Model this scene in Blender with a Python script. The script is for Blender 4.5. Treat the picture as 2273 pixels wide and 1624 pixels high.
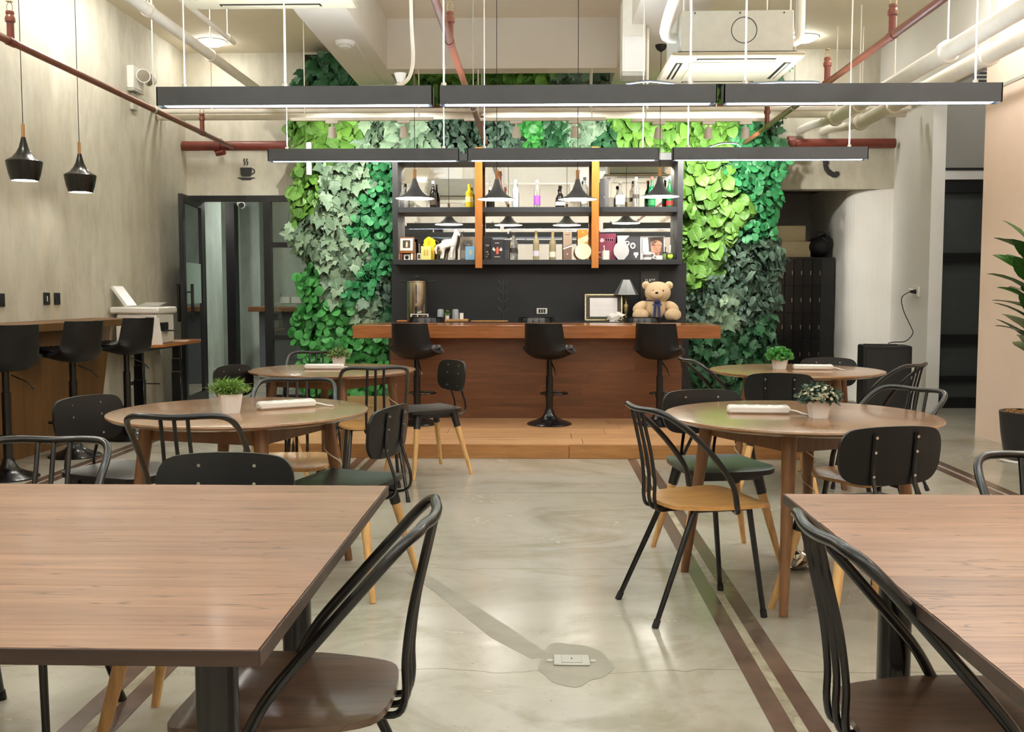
import bpy, bmesh, math, random
import numpy as np
from mathutils import Vector, Matrix

for _o in list(bpy.data.objects):
    bpy.data.objects.remove(_o)
SC = bpy.context.scene
COL = SC.collection
PI = math.pi
RND = random.Random(7)

# ------------------------------------------------------------------ camera, world, exposure
F_PX, CX, CY, CAM_H = 2241.0, 1136.5, 812.0, 1.28
PITCH = math.atan(162.0 / F_PX)
YAW = math.atan(58.5 * math.cos(PITCH) / F_PX)
FW = Vector((-math.sin(YAW) * math.cos(PITCH), math.cos(YAW) * math.cos(PITCH), -math.sin(PITCH)))
RT = Vector((math.cos(YAW), math.sin(YAW), 0))
UP = RT.cross(FW)
cam_data = bpy.data.cameras.new('camera')
cam_data.sensor_fit = 'HORIZONTAL'
cam_data.sensor_width = 36.0
cam_data.lens = 36.0 * F_PX / 2273.0
cam_data.clip_start = 0.05
cam_data.clip_end = 80
cam = bpy.data.objects.new('camera', cam_data)
COL.objects.link(cam)
cam.matrix_world = Matrix(((RT.x, UP.x, -FW.x, 0), (RT.y, UP.y, -FW.y, 0), (RT.z, UP.z, -FW.z, CAM_H), (0, 0, 0, 1)))
SC.camera = cam

world = bpy.data.worlds.new('room_world')
SC.world = world
world.use_nodes = True
world.node_tree.nodes['Background'].inputs[0].default_value = (0.8, 0.9, 1.0, 1)
world.node_tree.nodes['Background'].inputs[1].default_value = 0.0
SC.view_settings.view_transform = 'Standard'
SC.view_settings.look = 'None'
SC.view_settings.gamma = 1.0
SC.view_settings.use_curve_mapping = False
SC.view_settings.exposure = 0.48
SC.cycles.max_bounces = 10
SC.cycles.diffuse_bounces = 5
SC.cycles.glossy_bounces = 4
SC.cycles.transmission_bounces = 6
SC.cycles.transparent_max_bounces = 12
SC.cycles.sample_clamp_indirect = 6.0
SC.cycles.caustics_reflective = False
SC.cycles.caustics_refractive = False
SC.cycles.use_denoising = True

# light strengths (the uplights and most unseen downlights are added)
LINEAR_POWER = 16.0
DOWN_POWER = 52.0
WASH_POWER = 100.0        # downlights added out of view to brighten walls; also the office lamps
PENDANT_POWER = 16.0
TRACK_WATTS = 68.0
COOL = (0.82, 0.93, 1.0)
WARM = (1.0, 0.965, 0.90)
ADDED_UP_POWER = 96.0          # upward glow added to the linear lights to lift the ceiling


def at(px, py, Y=None, z=None):
    """A point of the room on the sight line of a photograph pixel, at a depth Y or a height z."""
    v = FW * F_PX + RT * (px - CX) + UP * (CY - py)
    k = Y / v.y if Y is not None else (z - CAM_H) / v.z
    return Vector((v.x * k, v.y * k, CAM_H + v.z * k))


# ------------------------------------------------------------------ materials
def lin(c):
    out = []
    for x in c[:3]:
        x = x / 255.0
        out.append(x / 12.92 if x <= 0.04045 else ((x + 0.055) / 1.055) ** 2.4)
    return (out[0], out[1], out[2], 1.0)


def new_mat(name):
    m = bpy.data.materials.new(name)
    m.use_nodes = True
    nt = m.node_tree
    return m, nt, nt.nodes['Principled BSDF']


def node(nt, kind, **kw):
    n = nt.nodes.new(kind)
    for k, v in kw.items():
        setattr(n, k, v)
    return n


def scaled_coords(nt, scale, kind='Object', random_offset=True):
    tc = node(nt, 'ShaderNodeTexCoord')
    mp = node(nt, 'ShaderNodeMapping')
    mp.inputs['Scale'].default_value = scale
    src = tc.outputs[kind]
    if random_offset:
        oi = node(nt, 'ShaderNodeObjectInfo')
        mul = node(nt, 'ShaderNodeMath', operation='MULTIPLY')
        mul.inputs[1].default_value = 37.0
        nt.links.new(oi.outputs['Random'], mul.inputs[0])
        add = node(nt, 'ShaderNodeVectorMath', operation='ADD')
        nt.links.new(src, add.inputs[0])
        nt.links.new(mul.outputs[0], add.inputs[1])
        src = add.outputs[0]
    nt.links.new(src, mp.inputs['Vector'])
    return mp.outputs[0]


def noise(nt, vec, scale, detail=4, rough=0.55, dist=0.0):
    n = node(nt, 'ShaderNodeTexNoise')
    n.inputs['Scale'].default_value = scale
    n.inputs['Detail'].default_value = detail
    n.inputs['Roughness'].default_value = rough
    n.inputs['Distortion'].default_value = dist
    nt.links.new(vec, n.inputs['Vector'])
    return n.outputs[0]


def ramp(nt, fac, stops):
    r = node(nt, 'ShaderNodeValToRGB')
    els = r.color_ramp.elements
    while len(els) < len(stops):
        els.new(0.5)
    for e, (p, c) in zip(els, stops):
        e.position = p
        e.color = c if len(c) == 4 else lin(c)
    nt.links.new(fac, r.inputs[0])
    return r.outputs[0]


def mixc(nt, fac, a, b, mode='MIX'):
    m = node(nt, 'ShaderNodeMix', data_type='RGBA', blend_type=mode)
    for sock, v in ((m.inputs[0], fac), (m.inputs[6], a), (m.inputs[7], b)):
        if isinstance(v, (int, float)):
            sock.default_value = v
        elif isinstance(v, tuple):
            sock.default_value = v
        else:
            nt.links.new(v, sock)
    return m.outputs[2]


def bump(nt, bs, h, strength=0.1, dist=0.01):
    b = node(nt, 'ShaderNodeBump')
    b.inputs['Strength'].default_value = strength
    b.inputs['Distance'].default_value = dist
    nt.links.new(h, b.inputs['Height'])
    nt.links.new(b.outputs[0], bs.inputs['Normal'])


def paint(name, c, rough=0.5, metal=0.0, var=0.07, scale=14.0, bmp=0.0, coat=0.0, spec=0.5):
    """Plain surface with slight mottling."""
    m, nt, bs = new_mat(name)
    v = scaled_coords(nt, (1, 1, 1))
    n = noise(nt, v, scale, 3)
    c = lin(c)
    lo = tuple(x * (1 - var) for x in c[:3]) + (1,)
    hi = tuple(min(1, x * (1 + var)) for x in c[:3]) + (1,)
    nt.links.new(ramp(nt, n, [(0.3, lo), (0.7, hi)]), bs.inputs['Base Color'])
    bs.inputs['Roughness'].default_value = rough
    bs.inputs['Metallic'].default_value = metal
    bs.inputs['Specular IOR Level'].default_value = spec
    bs.inputs['Coat Weight'].default_value = coat
    bs.inputs['Coat Roughness'].default_value = 0.08
    if bmp:
        bump(nt, bs, noise(nt, v, scale * 6, 2), bmp, 0.004)
    return m


def wood(name, light, mid, dark, axis='X', rough=0.35, grain=1.0, tint=0.16, coat=0.0, streak=0.5):
    """Straight-grained wood; grain runs along the object's own axis."""
    m, nt, bs = new_mat(name)
    s = {'X': (0.55, 7, 7), 'Y': (7, 0.55, 7), 'Z': (7, 7, 0.55)}[axis]
    v = scaled_coords(nt, tuple(x * grain for x in s))
    n1 = noise(nt, v, 1.3, 5, 0.6, 0.6)
    n2 = noise(nt, v, 7.0, 4, 0.65, 0.2)
    base = ramp(nt, n1, [(0.32, mid), (0.62, light)])
    fine = ramp(nt, n2, [(0.35, (0.62, 0.58, 0.54, 1)), (0.6, (1.05, 1.03, 1.0, 1))])
    c = mixc(nt, 0.55, base, fine, 'MULTIPLY')
    st = noise(nt, v, 2.1, 2, 0.4, 1.6)
    sm = ramp(nt, st, [(0.485, (0, 0, 0, 1)), (0.5, (1, 1, 1, 1)), (0.515, (0, 0, 0, 1))])
    sf = node(nt, 'ShaderNodeMath', operation='MULTIPLY')
    nt.links.new(sm, sf.inputs[0])
    sf.inputs[1].default_value = streak
    c = mixc(nt, sf.outputs[0], c, lin(dark))
    oi = node(nt, 'ShaderNodeObjectInfo')
    t = ramp(nt, oi.outputs['Random'], [(0, (1 - tint, 1 - tint, 1 - tint, 1)), (1, (1 + tint * .6, 1 + tint * .55, 1 + tint * .5, 1))])
    c = mixc(nt, 1.0, c, t, 'MULTIPLY')
    nt.links.new(c, bs.inputs['Base Color'])
    bs.inputs['Roughness'].default_value = rough
    bs.inputs['Coat Weight'].default_value = coat
    bs.inputs['Coat Roughness'].default_value = 0.12
    bump(nt, bs, n2, 0.08, 0.002)
    return m


def concrete(name, light, mid, stain, rough=0.75, s=1.0):
    m, nt, bs = new_mat(name)
    v = scaled_coords(nt, (s, s, 0.45 * s), random_offset=False)
    n1 = noise(nt, v, 0.9, 5, 0.6, 0.4)
    n2 = noise(nt, v, 4.2, 6, 0.7, 0.3)
    n3 = noise(nt, v, 30, 3, 0.6)
    c = ramp(nt, n1, [(0.33, mid), (0.62, light)])
    c = mixc(nt, 0.85, c, ramp(nt, n2, [(0.3, (0.78, 0.77, 0.74, 1)), (0.52, (1.0, 1.0, 1.0, 1)), (0.72, (1.1, 1.1, 1.09, 1))]), 'MULTIPLY')
    n4 = noise(nt, scaled_coords(nt, (3.2, 3.2, 0.35), random_offset=False), 2.2, 5, 0.6, 0.2)
    c = mixc(nt, 0.5, c, ramp(nt, n4, [(0.3, (0.86, 0.86, 0.84, 1)), (0.7, (1.08, 1.08, 1.07, 1))]), 'MULTIPLY')
    sm = ramp(nt, noise(nt, v, 1.6, 4, 0.6, 1.0), [(0.56, (0, 0, 0, 1)), (0.72, (0.5, 0.5, 0.5, 1))])
    c = mixc(nt, sm, c, lin(stain))
    nt.links.new(c, bs.inputs['Base Color'])
    bs.inputs['Roughness'].default_value = rough
    bump(nt, bs, n3, 0.12, 0.004)
    return m


def floor_material():
    m, nt, bs = new_mat('polished_concrete')
    v = scaled_coords(nt, (1, 1, 1), random_offset=False)
    vs = scaled_coords(nt, (0.8, 1.3, 1), random_offset=False)
    n1 = noise(nt, v, 0.55, 5, 0.6, 0.5)
    n2 = noise(nt, vs, 2.4, 6, 0.72, 0.5)
    c = ramp(nt, n1, [(0.34, (150, 145, 131)), (0.5, (178, 173, 160)), (0.66, (190, 186, 176))])
    c = mixc(nt, 0.8, c, ramp(nt, n2, [(0.3, (0.72, 0.7, 0.62, 1)), (0.48, (0.98, 0.97, 0.95, 1)), (0.7, (1.06, 1.06, 1.05, 1))]), 'MULTIPLY')
    blot = ramp(nt, noise(nt, vs, 1.1, 5, 0.65, 1.2), [(0.52, (0, 0, 0, 1)), (0.66, (0.7, 0.7, 0.7, 1))])
    c = mixc(nt, blot, c, lin((138, 130, 108)))
    spk = ramp(nt, noise(nt, v, 55, 2, 0.5), [(0.70, (0, 0, 0, 1)), (0.74, (0.55, 0.55, 0.55, 1))])
    c = mixc(nt, spk, c, lin((120, 108, 88)))
    # hairline cracks: thin bands along X whose position wanders
    sep = node(nt, 'ShaderNodeSeparateXYZ')
    nt.links.new(v, sep.inputs[0])
    wob = noise(nt, v, 1.3, 4, 0.6)
    for y0, amp, w in ((6.42, 0.03, 0.007), (4.62, 0.22, 0.004), (3.36, 0.3, 0.0045), (9.2, 0.1, 0.006)):
        a = node(nt, 'ShaderNodeMath', operation='MULTIPLY_ADD')
        nt.links.new(wob, a.inputs[0])
        a.inputs[1].default_value = amp
        a.inputs[2].default_value = y0 - amp * 0.5
        d = node(nt, 'ShaderNodeMath', operation='SUBTRACT')
        nt.links.new(sep.outputs[1], d.inputs[0])
        nt.links.new(a.outputs[0], d.inputs[1])
        ab = node(nt, 'ShaderNodeMath', operation='ABSOLUTE')
        nt.links.new(d.outputs[0], ab.inputs[0])
        lt = node(nt, 'ShaderNodeMath', operation='LESS_THAN')
        nt.links.new(ab.outputs[0], lt.inputs[0])
        lt.inputs[1].default_value = w
        k = node(nt, 'ShaderNodeMath', operation='MULTIPLY')
        nt.links.new(lt.outputs[0], k.inputs[0])
        k.inputs[1].default_value = 0.5
        c = mixc(nt, k.outputs[0], c, lin((112, 100, 82)))
    nt.links.new(c, bs.inputs['Base Color'])
    rr = ramp(nt, n2, [(0.3, (0.30, 0.30, 0.30, 1)), (0.7, (0.12, 0.12, 0.12, 1))])
    nt.links.new(rr, bs.inputs['Roughness'])
    bump(nt, bs, n2, 0.03, 0.004)
    return m


def emit(name, c, strength):
    m, nt, bs = new_mat(name)
    bs.inputs['Base Color'].default_value = (0.9, 0.9, 0.9, 1)
    bs.inputs['Emission Color'].default_value = (c[0], c[1], c[2], 1)
    bs.inputs['Emission Strength'].default_value = strength
    return m


def clear_pane(name, tint, reflect=1.0, rough=0.0):
    """Thin sheet glass: mostly clear, Fresnel reflection on top."""
    m, nt, bs = new_mat(name)
    nt.nodes.remove(bs)
    tr = node(nt, 'ShaderNodeBsdfTransparent')
    tr.inputs[0].default_value = tint
    gl = node(nt, 'ShaderNodeBsdfGlossy')
    gl.inputs['Roughness'].default_value = rough
    fr = node(nt, 'ShaderNodeFresnel')
    fr.inputs[0].default_value = 1.52
    k = node(nt, 'ShaderNodeMath', operation='MULTIPLY')
    nt.links.new(fr.outputs[0], k.inputs[0])
    k.inputs[1].default_value = 1.6 * reflect
    mx = node(nt, 'ShaderNodeMixShader')
    nt.links.new(k.outputs[0], mx.inputs[0])
    nt.links.new(tr.outputs[0], mx.inputs[1])
    nt.links.new(gl.outputs[0], mx.inputs[2])
    nt.links.new(mx.outputs[0], nt.nodes['Material Output'].inputs[0])
    return m


def leaf_mat(name, c, rough=0.42):
    m, nt, bs = new_mat(name)
    oi = node(nt, 'ShaderNodeObjectInfo')
    ge = node(nt, 'ShaderNodeNewGeometry')
    add = node(nt, 'ShaderNodeMath', operation='ADD')
    nt.links.new(oi.outputs['Random'], add.inputs[0])
    nt.links.new(ge.outputs['Random Per Island'], add.inputs[1])
    fr = node(nt, 'ShaderNodeMath', operation='FRACT')
    nt.links.new(add.outputs[0], fr.inputs[0])
    c = lin(c)
    lo = (c[0] * 0.55, c[1] * 0.62, c[2] * 0.6, 1)
    hi = (min(1, c[0] * 1.35), min(1, c[1] * 1.25), min(1, c[2] * 1.25), 1)
    col = ramp(nt, fr.outputs[0], [(0.0, lo), (0.55, c), (1.0, hi)])
    v = scaled_coords(nt, (1, 1, 1))
    col = mixc(nt, 0.35, col, ramp(nt, noise(nt, v, 38, 3), [(0.3, (0.7, 0.7, 0.7, 1)), (0.7, (1.15, 1.15, 1.1, 1))]), 'MULTIPLY')
    nt.links.new(col, bs.inputs['Base Color'])
    bs.inputs['Roughness'].default_value = rough
    bs.inputs['Specular IOR Level'].default_value = 0.4
    # midrib and side veins, laid out along the leaf itself
    uvn = node(nt, 'ShaderNodeUVMap')
    sp = node(nt, 'ShaderNodeSeparateXYZ')
    nt.links.new(uvn.outputs[0], sp.inputs[0])

    def mth(op, a, b=None, c=None):
        n = node(nt, 'ShaderNodeMath', operation=op)
        for i, q in enumerate((a, b, c)):
            if q is None:
                continue
            if isinstance(q, (int, float)):
                n.inputs[i].default_value = q
            else:
                nt.links.new(q, n.inputs[i])
        return n.outputs[0]
    au = mth('ABSOLUTE', sp.outputs[0])
    rib = mth('SUBTRACT', 1.0, mth('MINIMUM', 1.0, mth('MULTIPLY', au, 26.0)))
    fr2 = mth('FRACT', mth('MULTIPLY', mth('SUBTRACT', sp.outputs[1], mth('MULTIPLY', au, 0.75)), 5.5))
    side = mth('SUBTRACT', 1.0, mth('MINIMUM', 1.0, mth('MULTIPLY', mth('ABSOLUTE', mth('SUBTRACT', fr2, 0.5)), 8.0)))
    vein = mth('MAXIMUM', rib, mth('MULTIPLY', side, 0.6))
    pale = (min(1, c[0] * 1.35 + .01), min(1, c[1] * 1.25 + .01), min(1, c[2] * 1.4 + .01), 1)
    col = mixc(nt, mth('MULTIPLY', vein, 0.55), col, pale)
    nt.links.new(col, bs.inputs['Base Color'])
    bump(nt, bs, mth('SUBTRACT', 1.0, vein), 0.5, 0.006)
    return m


M = {}
M['floor'] = floor_material()
M['concrete'] = concrete('wall_concrete', (208, 205, 190), (182, 178, 162), (196, 182, 150))
M['concrete_teal'] = concrete('teal_concrete', (176, 190, 182), (156, 172, 166), (150, 150, 140))
M['white_wall'] = paint('white_wall_paint', (236, 235, 231), 0.7, var=0.03, scale=2)
M['pink_wall'] = paint('blush_wall_paint', (240, 217, 200), 0.7, var=0.03, scale=2)
M['ceiling'] = paint('ceiling_paint', (228, 219, 198), 0.75, var=0.03, scale=2)
M['beam'] = paint('beam_paint', (226, 220, 208), 0.7, var=0.03, scale=2)
M['grey_panel'] = paint('grey_wall_paint', (168, 166, 160), 0.6, var=0.03, scale=2)
M['teak'] = wood('teak_tabletop', (154, 115, 87), (129, 91, 65), (78, 50, 34), 'X', 0.36, 1.15, 0.08, 0.12, 0.95)
M['teak_edge'] = wood('teak_edge', (70, 52, 42), (50, 36, 28), (45, 30, 20), 'X', 0.45)
M['veneer'] = wood('round_table_veneer', (152, 115, 82), (135, 98, 67), (120, 80, 50), 'X', 0.24, 0.8, 0.05, 0.35, 0.12)
M['table_leg'] = wood('walnut_leg', (136, 96, 62), (116, 78, 48), (84, 52, 30), 'Z', 0.4, 1.0, 0.1, 0.1, 0.2)
M['oak_leg'] = wood('beech_leg', (226, 182, 120), (208, 162, 102), (176, 132, 80), 'Z', 0.45, 1.0, 0.08, 0, 0.2)
M['oak_seat'] = wood('light_ply_seat', (206, 158, 96), (188, 138, 78), (150, 104, 56), 'Y', 0.32, 0.9, 0.08, 0.2, 0.25)
M['dark_seat'] = wood('dark_walnut_seat', (104, 82, 66), (80, 61, 48), (46, 34, 27), 'Y', 0.3, 1.3, 0.05, 0.3, 0.6)
M['bar_front'] = wood('bar_front_plank', (118, 73, 40), (98, 58, 30), (70, 40, 21), 'X', 0.42, 0.8, 0.05, 0.1, 0.3)
M['bar_top'] = wood('bar_top_wood', (164, 104, 56), (142, 84, 42), (96, 52, 26), 'X', 0.22, 0.8, 0.02, 0.4, 0.3)
M['deck'] = wood('platform_plank', (204, 160, 114), (186, 140, 96), (120, 76, 44), 'X', 0.4, 0.9, 0.1, 0.1, 0.25)
M['fascia'] = wood('platform_fascia', (184, 132, 78), (164, 114, 62), (122, 78, 40), 'X', 0.4, 0.9, 0.06, 0.1, 0.2)
M['post_wood'] = wood('orange_post', (196, 126, 52), (176, 106, 40), (140, 82, 30), 'Z', 0.35, 0.7, 0.03, 0.2, 0.2)
M['side_bar'] = wood('side_counter_ply', (112, 76, 36), (92, 60, 26), (84, 52, 22), 'Z', 0.5, 0.6, 0.03, 0, 0.15)
M['desk_top'] = wood('desk_top_wood', (176, 112, 52), (156, 92, 40), (122, 68, 28), 'Y', 0.35, 0.8, 0.02, 0.2, 0.2)
M['handle_wood'] = wood('pendant_neck_wood', (206, 156, 104), (188, 138, 88), (160, 110, 66), 'Z', 0.4)
M['black_metal'] = paint('black_powder_coat', (11, 11, 12), 0.26, var=0.1, coat=0.15)
M['black_ply'] = paint('black_ply', (15, 16, 16), 0.36, var=0.1, spec=0.45)
M['black_shell'] = paint('black_seat_shell', (20, 21, 22), 0.33, var=0.1)
M['black_leather'] = paint('black_leather', (11, 11, 12), 0.5, var=0.12, scale=40, bmp=0.1, spec=0.35)
M['quilt'] = paint('quilted_leather', (38, 38, 40), 0.36, var=0.15, scale=40, bmp=0.2)
M['black_matt'] = paint('black_matt', (12, 12, 14), 0.6)
M['black_wall'] = paint('black_bar_wall', (20, 22, 27), 0.5, var=0.2, scale=3)
M['shelf_black'] = paint('charcoal_shelf', (36, 38, 42), 0.45, var=0.08)
M['charcoal'] = paint('charcoal_fixture', (78, 82, 89), 0.4, var=0.05)
M['steel'] = paint('brushed_steel', (198, 196, 188), 0.14, 1.0, 0.05)
M['steel_band'] = paint('polished_urn_steel', (214, 206, 186), 0.22, 1.0, 0.12, 5)
M['brass'] = paint('pale_brass', (206, 190, 140), 0.25, 1.0, 0.05)
M['rivet'] = paint('silver_rivet', (214, 212, 206), 0.2, 1.0)
M['white_plastic'] = paint('white_plastic', (232, 230, 224), 0.35, var=0.02)
M['white_paint'] = paint('white_pipe_paint', (240, 236, 224), 0.45, var=0.03)
M['ceramic'] = paint('white_ceramic', (236, 233, 228), 0.25, var=0.02, coat=0.2)
M['ac_panel'] = paint('darkened_panel', (172, 162, 138), 0.45, var=0.03)  # even tone, set darker to offset the added upward light
M['lamp_grey'] = paint('grey_metal_shade', (140, 142, 144), 0.35, 0.7, 0.05)
M['counter_grey'] = paint('dark_grey_counter', (84, 90, 94), 0.5)
M['galvanised'] = paint('pale_grey_sheet_metal', (190, 190, 180), 0.45, 0.3, 0.05)
M['red_pipe'] = paint('red_oxide_paint', (112, 52, 41), 0.42, var=0.14, scale=9)
M['copper_pipe'] = paint('brown_pipe_paint', (116, 64, 48), 0.35, var=0.14, scale=9)
M['brass_head'] = paint('sprinkler_brass', (190, 172, 140), 0.3, 0.8)
M['strip'] = paint('brown_floor_inlay', (96, 76, 65), 0.25, var=0.25, scale=6)
M['strip_fill'] = concrete('worn_mortar', (170, 162, 140), (118, 108, 86), (60, 54, 44), 0.5, 7.0)
M['patch'] = concrete('grey_mortar_patch', (152, 147, 132), (134, 129, 115), (116, 110, 96), 0.4)
M['mirror'] = paint('mirror_silver', (246, 246, 243), 0.015, 1.0, 0.005)
M['glass'] = clear_pane('clear_glass', (0.86, 0.92, 0.9, 1), 1.5)
M['frosted'] = paint('frosted_film', (150, 176, 168), 0.5, var=0.03)
M['dark_glass'] = paint('dark_door_glass', (72, 77, 77), 0.12, var=0.05)
M['door_black'] = paint('black_door_frame', (16, 17, 19), 0.4)
M['soil'] = paint('bark_chips', (150, 112, 66), 0.9, var=0.4, scale=60, bmp=0.8)
M['bark'] = paint('plant_trunk', (150, 118, 76), 0.8, var=0.25, scale=40, bmp=0.6)
M['pot_black'] = paint('black_pot', (30, 30, 32), 0.35)
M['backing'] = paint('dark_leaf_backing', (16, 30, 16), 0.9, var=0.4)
M['fur'] = paint('beige_plush', (224, 198, 160), 0.95, var=0.06, scale=120, bmp=0.5)
M['fur_shade'] = paint('taupe_plush', (196, 172, 138), 0.95, var=0.06, scale=120, bmp=0.5)
M['ribbon'] = paint('navy_ribbon', (34, 44, 96), 0.6)
M['cream_cable'] = paint('cream_cable', (220, 204, 172), 0.5)
M['rubber'] = paint('black_rubber', (20, 20, 20), 0.7)
M['beige_box'] = paint('beige_carton', (190, 176, 140), 0.7)
M['linear_glow'] = emit('linear_diffuser', COOL, LINEAR_POWER)
M['added_up_glow'] = emit('added_uplight_diffuser', (0.84, 0.93, 1.0), ADDED_UP_POWER)  # added emitter, brightens the ceiling
M['unseen_wash_glow'] = emit('unseen_downlight_diffuser', WARM, WASH_POWER)  # mostly lamps added out of view to brighten walls
M['down_glow'] = emit('downlight_diffuser', WARM, DOWN_POWER)
M['pend_glow'] = emit('pendant_diffuser', (1.0, 0.95, 0.86), PENDANT_POWER)
M['bulb_glow'] = emit('track_bulb', (1.0, 0.95, 0.85), 8.0)
LEAF = {
    'lime': leaf_mat('lime_leaf', (96, 142, 58)),
    'sage': leaf_mat('sage_leaf', (116, 142, 116)),
    'round': leaf_mat('green_round_leaf', (50, 130, 78)),
    'ivy': leaf_mat('dark_ivy_leaf', (70, 96, 80)),
    'deep': leaf_mat('deep_green_leaf', (44, 92, 58)),
    'bright': leaf_mat('bright_round_leaf', (66, 146, 70)),
}
M['rubber_leaf'] = leaf_mat('rubber_plant_leaf', (58, 104, 42), 0.3)
M['tuft'] = leaf_mat('grass_tuft', (140, 180, 92))
M['tuft_pale'] = leaf_mat('pale_tuft', (176, 172, 140))
M['tuft_soft'] = leaf_mat('soft_tuft', (120, 146, 84))
M['succulent'] = leaf_mat('succulent_tuft', (96, 170, 88))


# ------------------------------------------------------------------ mesh helpers
def smooth_path(pts, n=6, closed=False):
    """Catmull-Rom through the points."""
    P = [Vector(p) for p in pts]
    out = []
    m = len(P)
    for i in range(m if closed else m - 1):
        if closed:
            a, b, c, d = P[(i - 1) % m], P[i], P[(i + 1) % m], P[(i + 2) % m]
        else:
            a, b, c, d = P[max(i - 1, 0)], P[i], P[i + 1], P[min(i + 2, m - 1)]
        for k in range(n):
            t = k / n
            out.append(0.5 * ((2 * b) + (c - a) * t + (2 * a - 5 * b + 4 * c - d) * t * t + (3 * b - a - 3 * c + d) * t ** 3))
    if not closed:
        out.append(P[-1])
    return out


class MB:
    """Collects shapes and links them as ONE mesh object."""

    def __init__(self):
        self.v, self.f = [], []

    def add(self, vs, fs, mx=None):
        o = len(self.v)
        for p in vs:
            p = Vector(p)
            self.v.append(mx @ p if mx is not None else p)
        for f in fs:
            self.f.append(tuple(i + o for i in f))
        return self

    def box(self, x0, x1, y0, y1, z0, z1, b=0.0, mx=None):
        if x0 > x1: x0, x1 = x1, x0
        if y0 > y1: y0, y1 = y1, y0
        if z0 > z1: z0, z1 = z1, z0
        b = min(b, (x1 - x0) * .45, (y1 - y0) * .45, (z1 - z0) * .45)
        if b <= 0:
            vs = [(x, y, z) for z in (z0, z1) for y in (y0, y1) for x in (x0, x1)]
            fs = [(0, 2, 3, 1), (4, 5, 7, 6), (0, 1, 5, 4), (2, 6, 7, 3), (0, 4, 6, 2), (1, 3, 7, 5)]
            return self.add(vs, fs, mx)
        c = Vector(((x0 + x1) / 2, (y0 + y1) / 2, (z0 + z1) / 2))
        h = Vector(((x1 - x0) / 2, (y1 - y0) / 2, (z1 - z0) / 2))
        vs, idx = [], {}
        for sx in (-1, 1):
            for sy in (-1, 1):
                for sz in (-1, 1):
                    for ax in range(3):
                        s = Vector((sx, sy, sz))
                        p = Vector((s[k] * (h[k] - (0 if k == ax else b)) for k in range(3)))
                        idx[(sx, sy, sz, ax)] = len(vs)
                        vs.append(c + p)
        fs = []
        for ax in range(3):
            u, w = (ax + 1) % 3, (ax + 2) % 3
            for s in (-1, 1):
                q = []
                for su, sw in ((-1, -1), (1, -1), (1, 1), (-1, 1)):
                    k = [0, 0, 0]
                    k[ax], k[u], k[w] = s, su, sw
                    q.append(idx[(k[0], k[1], k[2], ax)])
                fs.append(tuple(q if s > 0 else reversed(q)))
            # edges running along ax
            for su in (-1, 1):
                for sw in (-1, 1):
                    k0, k1 = [0, 0, 0], [0, 0, 0]
                    k0[ax], k1[ax] = -1, 1
                    k0[u] = k1[u] = su
                    k0[w] = k1[w] = sw
                    q = [idx[(*k0, u)], idx[(*k1, u)], idx[(*k1, w)], idx[(*k0, w)]]
                    fs.append(tuple(q if su * sw < 0 else reversed(q)))
        for sx in (-1, 1):
            for sy in (-1, 1):
                for sz in (-1, 1):
                    q = [idx[(sx, sy, sz, a)] for a in range(3)]
                    fs.append(tuple(q if sx * sy * sz > 0 else reversed(q)))
        return self.add(vs, fs, mx)

    def tube(self, pts, r, seg=8, closed=False, caps=True, mx=None, flat=1.0):
        P = [Vector(p) for p in pts]
        n = len(P)
        R = r if isinstance(r, (list, tuple)) else [r] * n
        if len(R) != n:
            R = [R[0] + (R[-1] - R[0]) * i / (n - 1) for i in range(n)]
        T = []
        for i in range(n):
            a = P[(i - 1) % n] if closed or i > 0 else P[i]
            b = P[(i + 1) % n] if closed or i < n - 1 else P[i]
            t = b - a
            T.append(t.normalized() if t.length > 1e-9 else Vector((0, 0, 1)))
        nrm = T[0].orthogonal().normalized()
        if abs(T[0].z) < 0.9:
            nrm = (Vector((0, 0, 1)) - T[0] * T[0].z).normalized()
        vs = []
        for i in range(n):
            nrm = nrm - T[i] * nrm.dot(T[i])
            nrm = nrm.normalized() if nrm.length > 1e-6 else T[i].orthogonal().normalized()
            bi = T[i].cross(nrm)
            for k in range(seg):
                a = 2 * PI * k / seg
                vs.append(P[i] + nrm * (math.cos(a) * R[i] * flat) + bi * (math.sin(a) * R[i]))
        fs = []
        for i in range(n if closed else n - 1):
            j = (i + 1) % n
            for k in range(seg):
                l = (k + 1) % seg
                fs.append((i * seg + k, i * seg + l, j * seg + l, j * seg + k))
        if caps and not closed:
            fs.append(tuple(reversed(range(seg))))
            fs.append(tuple((n - 1) * seg + k for k in range(seg)))
        return self.add(vs, fs, mx)

    def lathe(self, prof, seg=24, c=(0, 0, 0), mx=None, caps=True):
        """Profile of (radius, z) turned about the z axis through c."""
        c = Vector(c)
        vs = []
        for r, z in prof:
            for k in range(seg):
                a = 2 * PI * k / seg
                vs.append(c + Vector((max(r, 1e-5) * math.cos(a), max(r, 1e-5) * math.sin(a), z)))
        fs = []
        for i in range(len(prof) - 1):
            for k in range(seg):
                l = (k + 1) % seg
                fs.append((i * seg + k, i * seg + l, (i + 1) * seg + l, (i + 1) * seg + k))
        if caps:
            fs.append(tuple(reversed(range(seg))))
            fs.append(tuple((len(prof) - 1) * seg + k for k in range(seg)))
        return self.add(vs, fs, mx)

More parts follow.
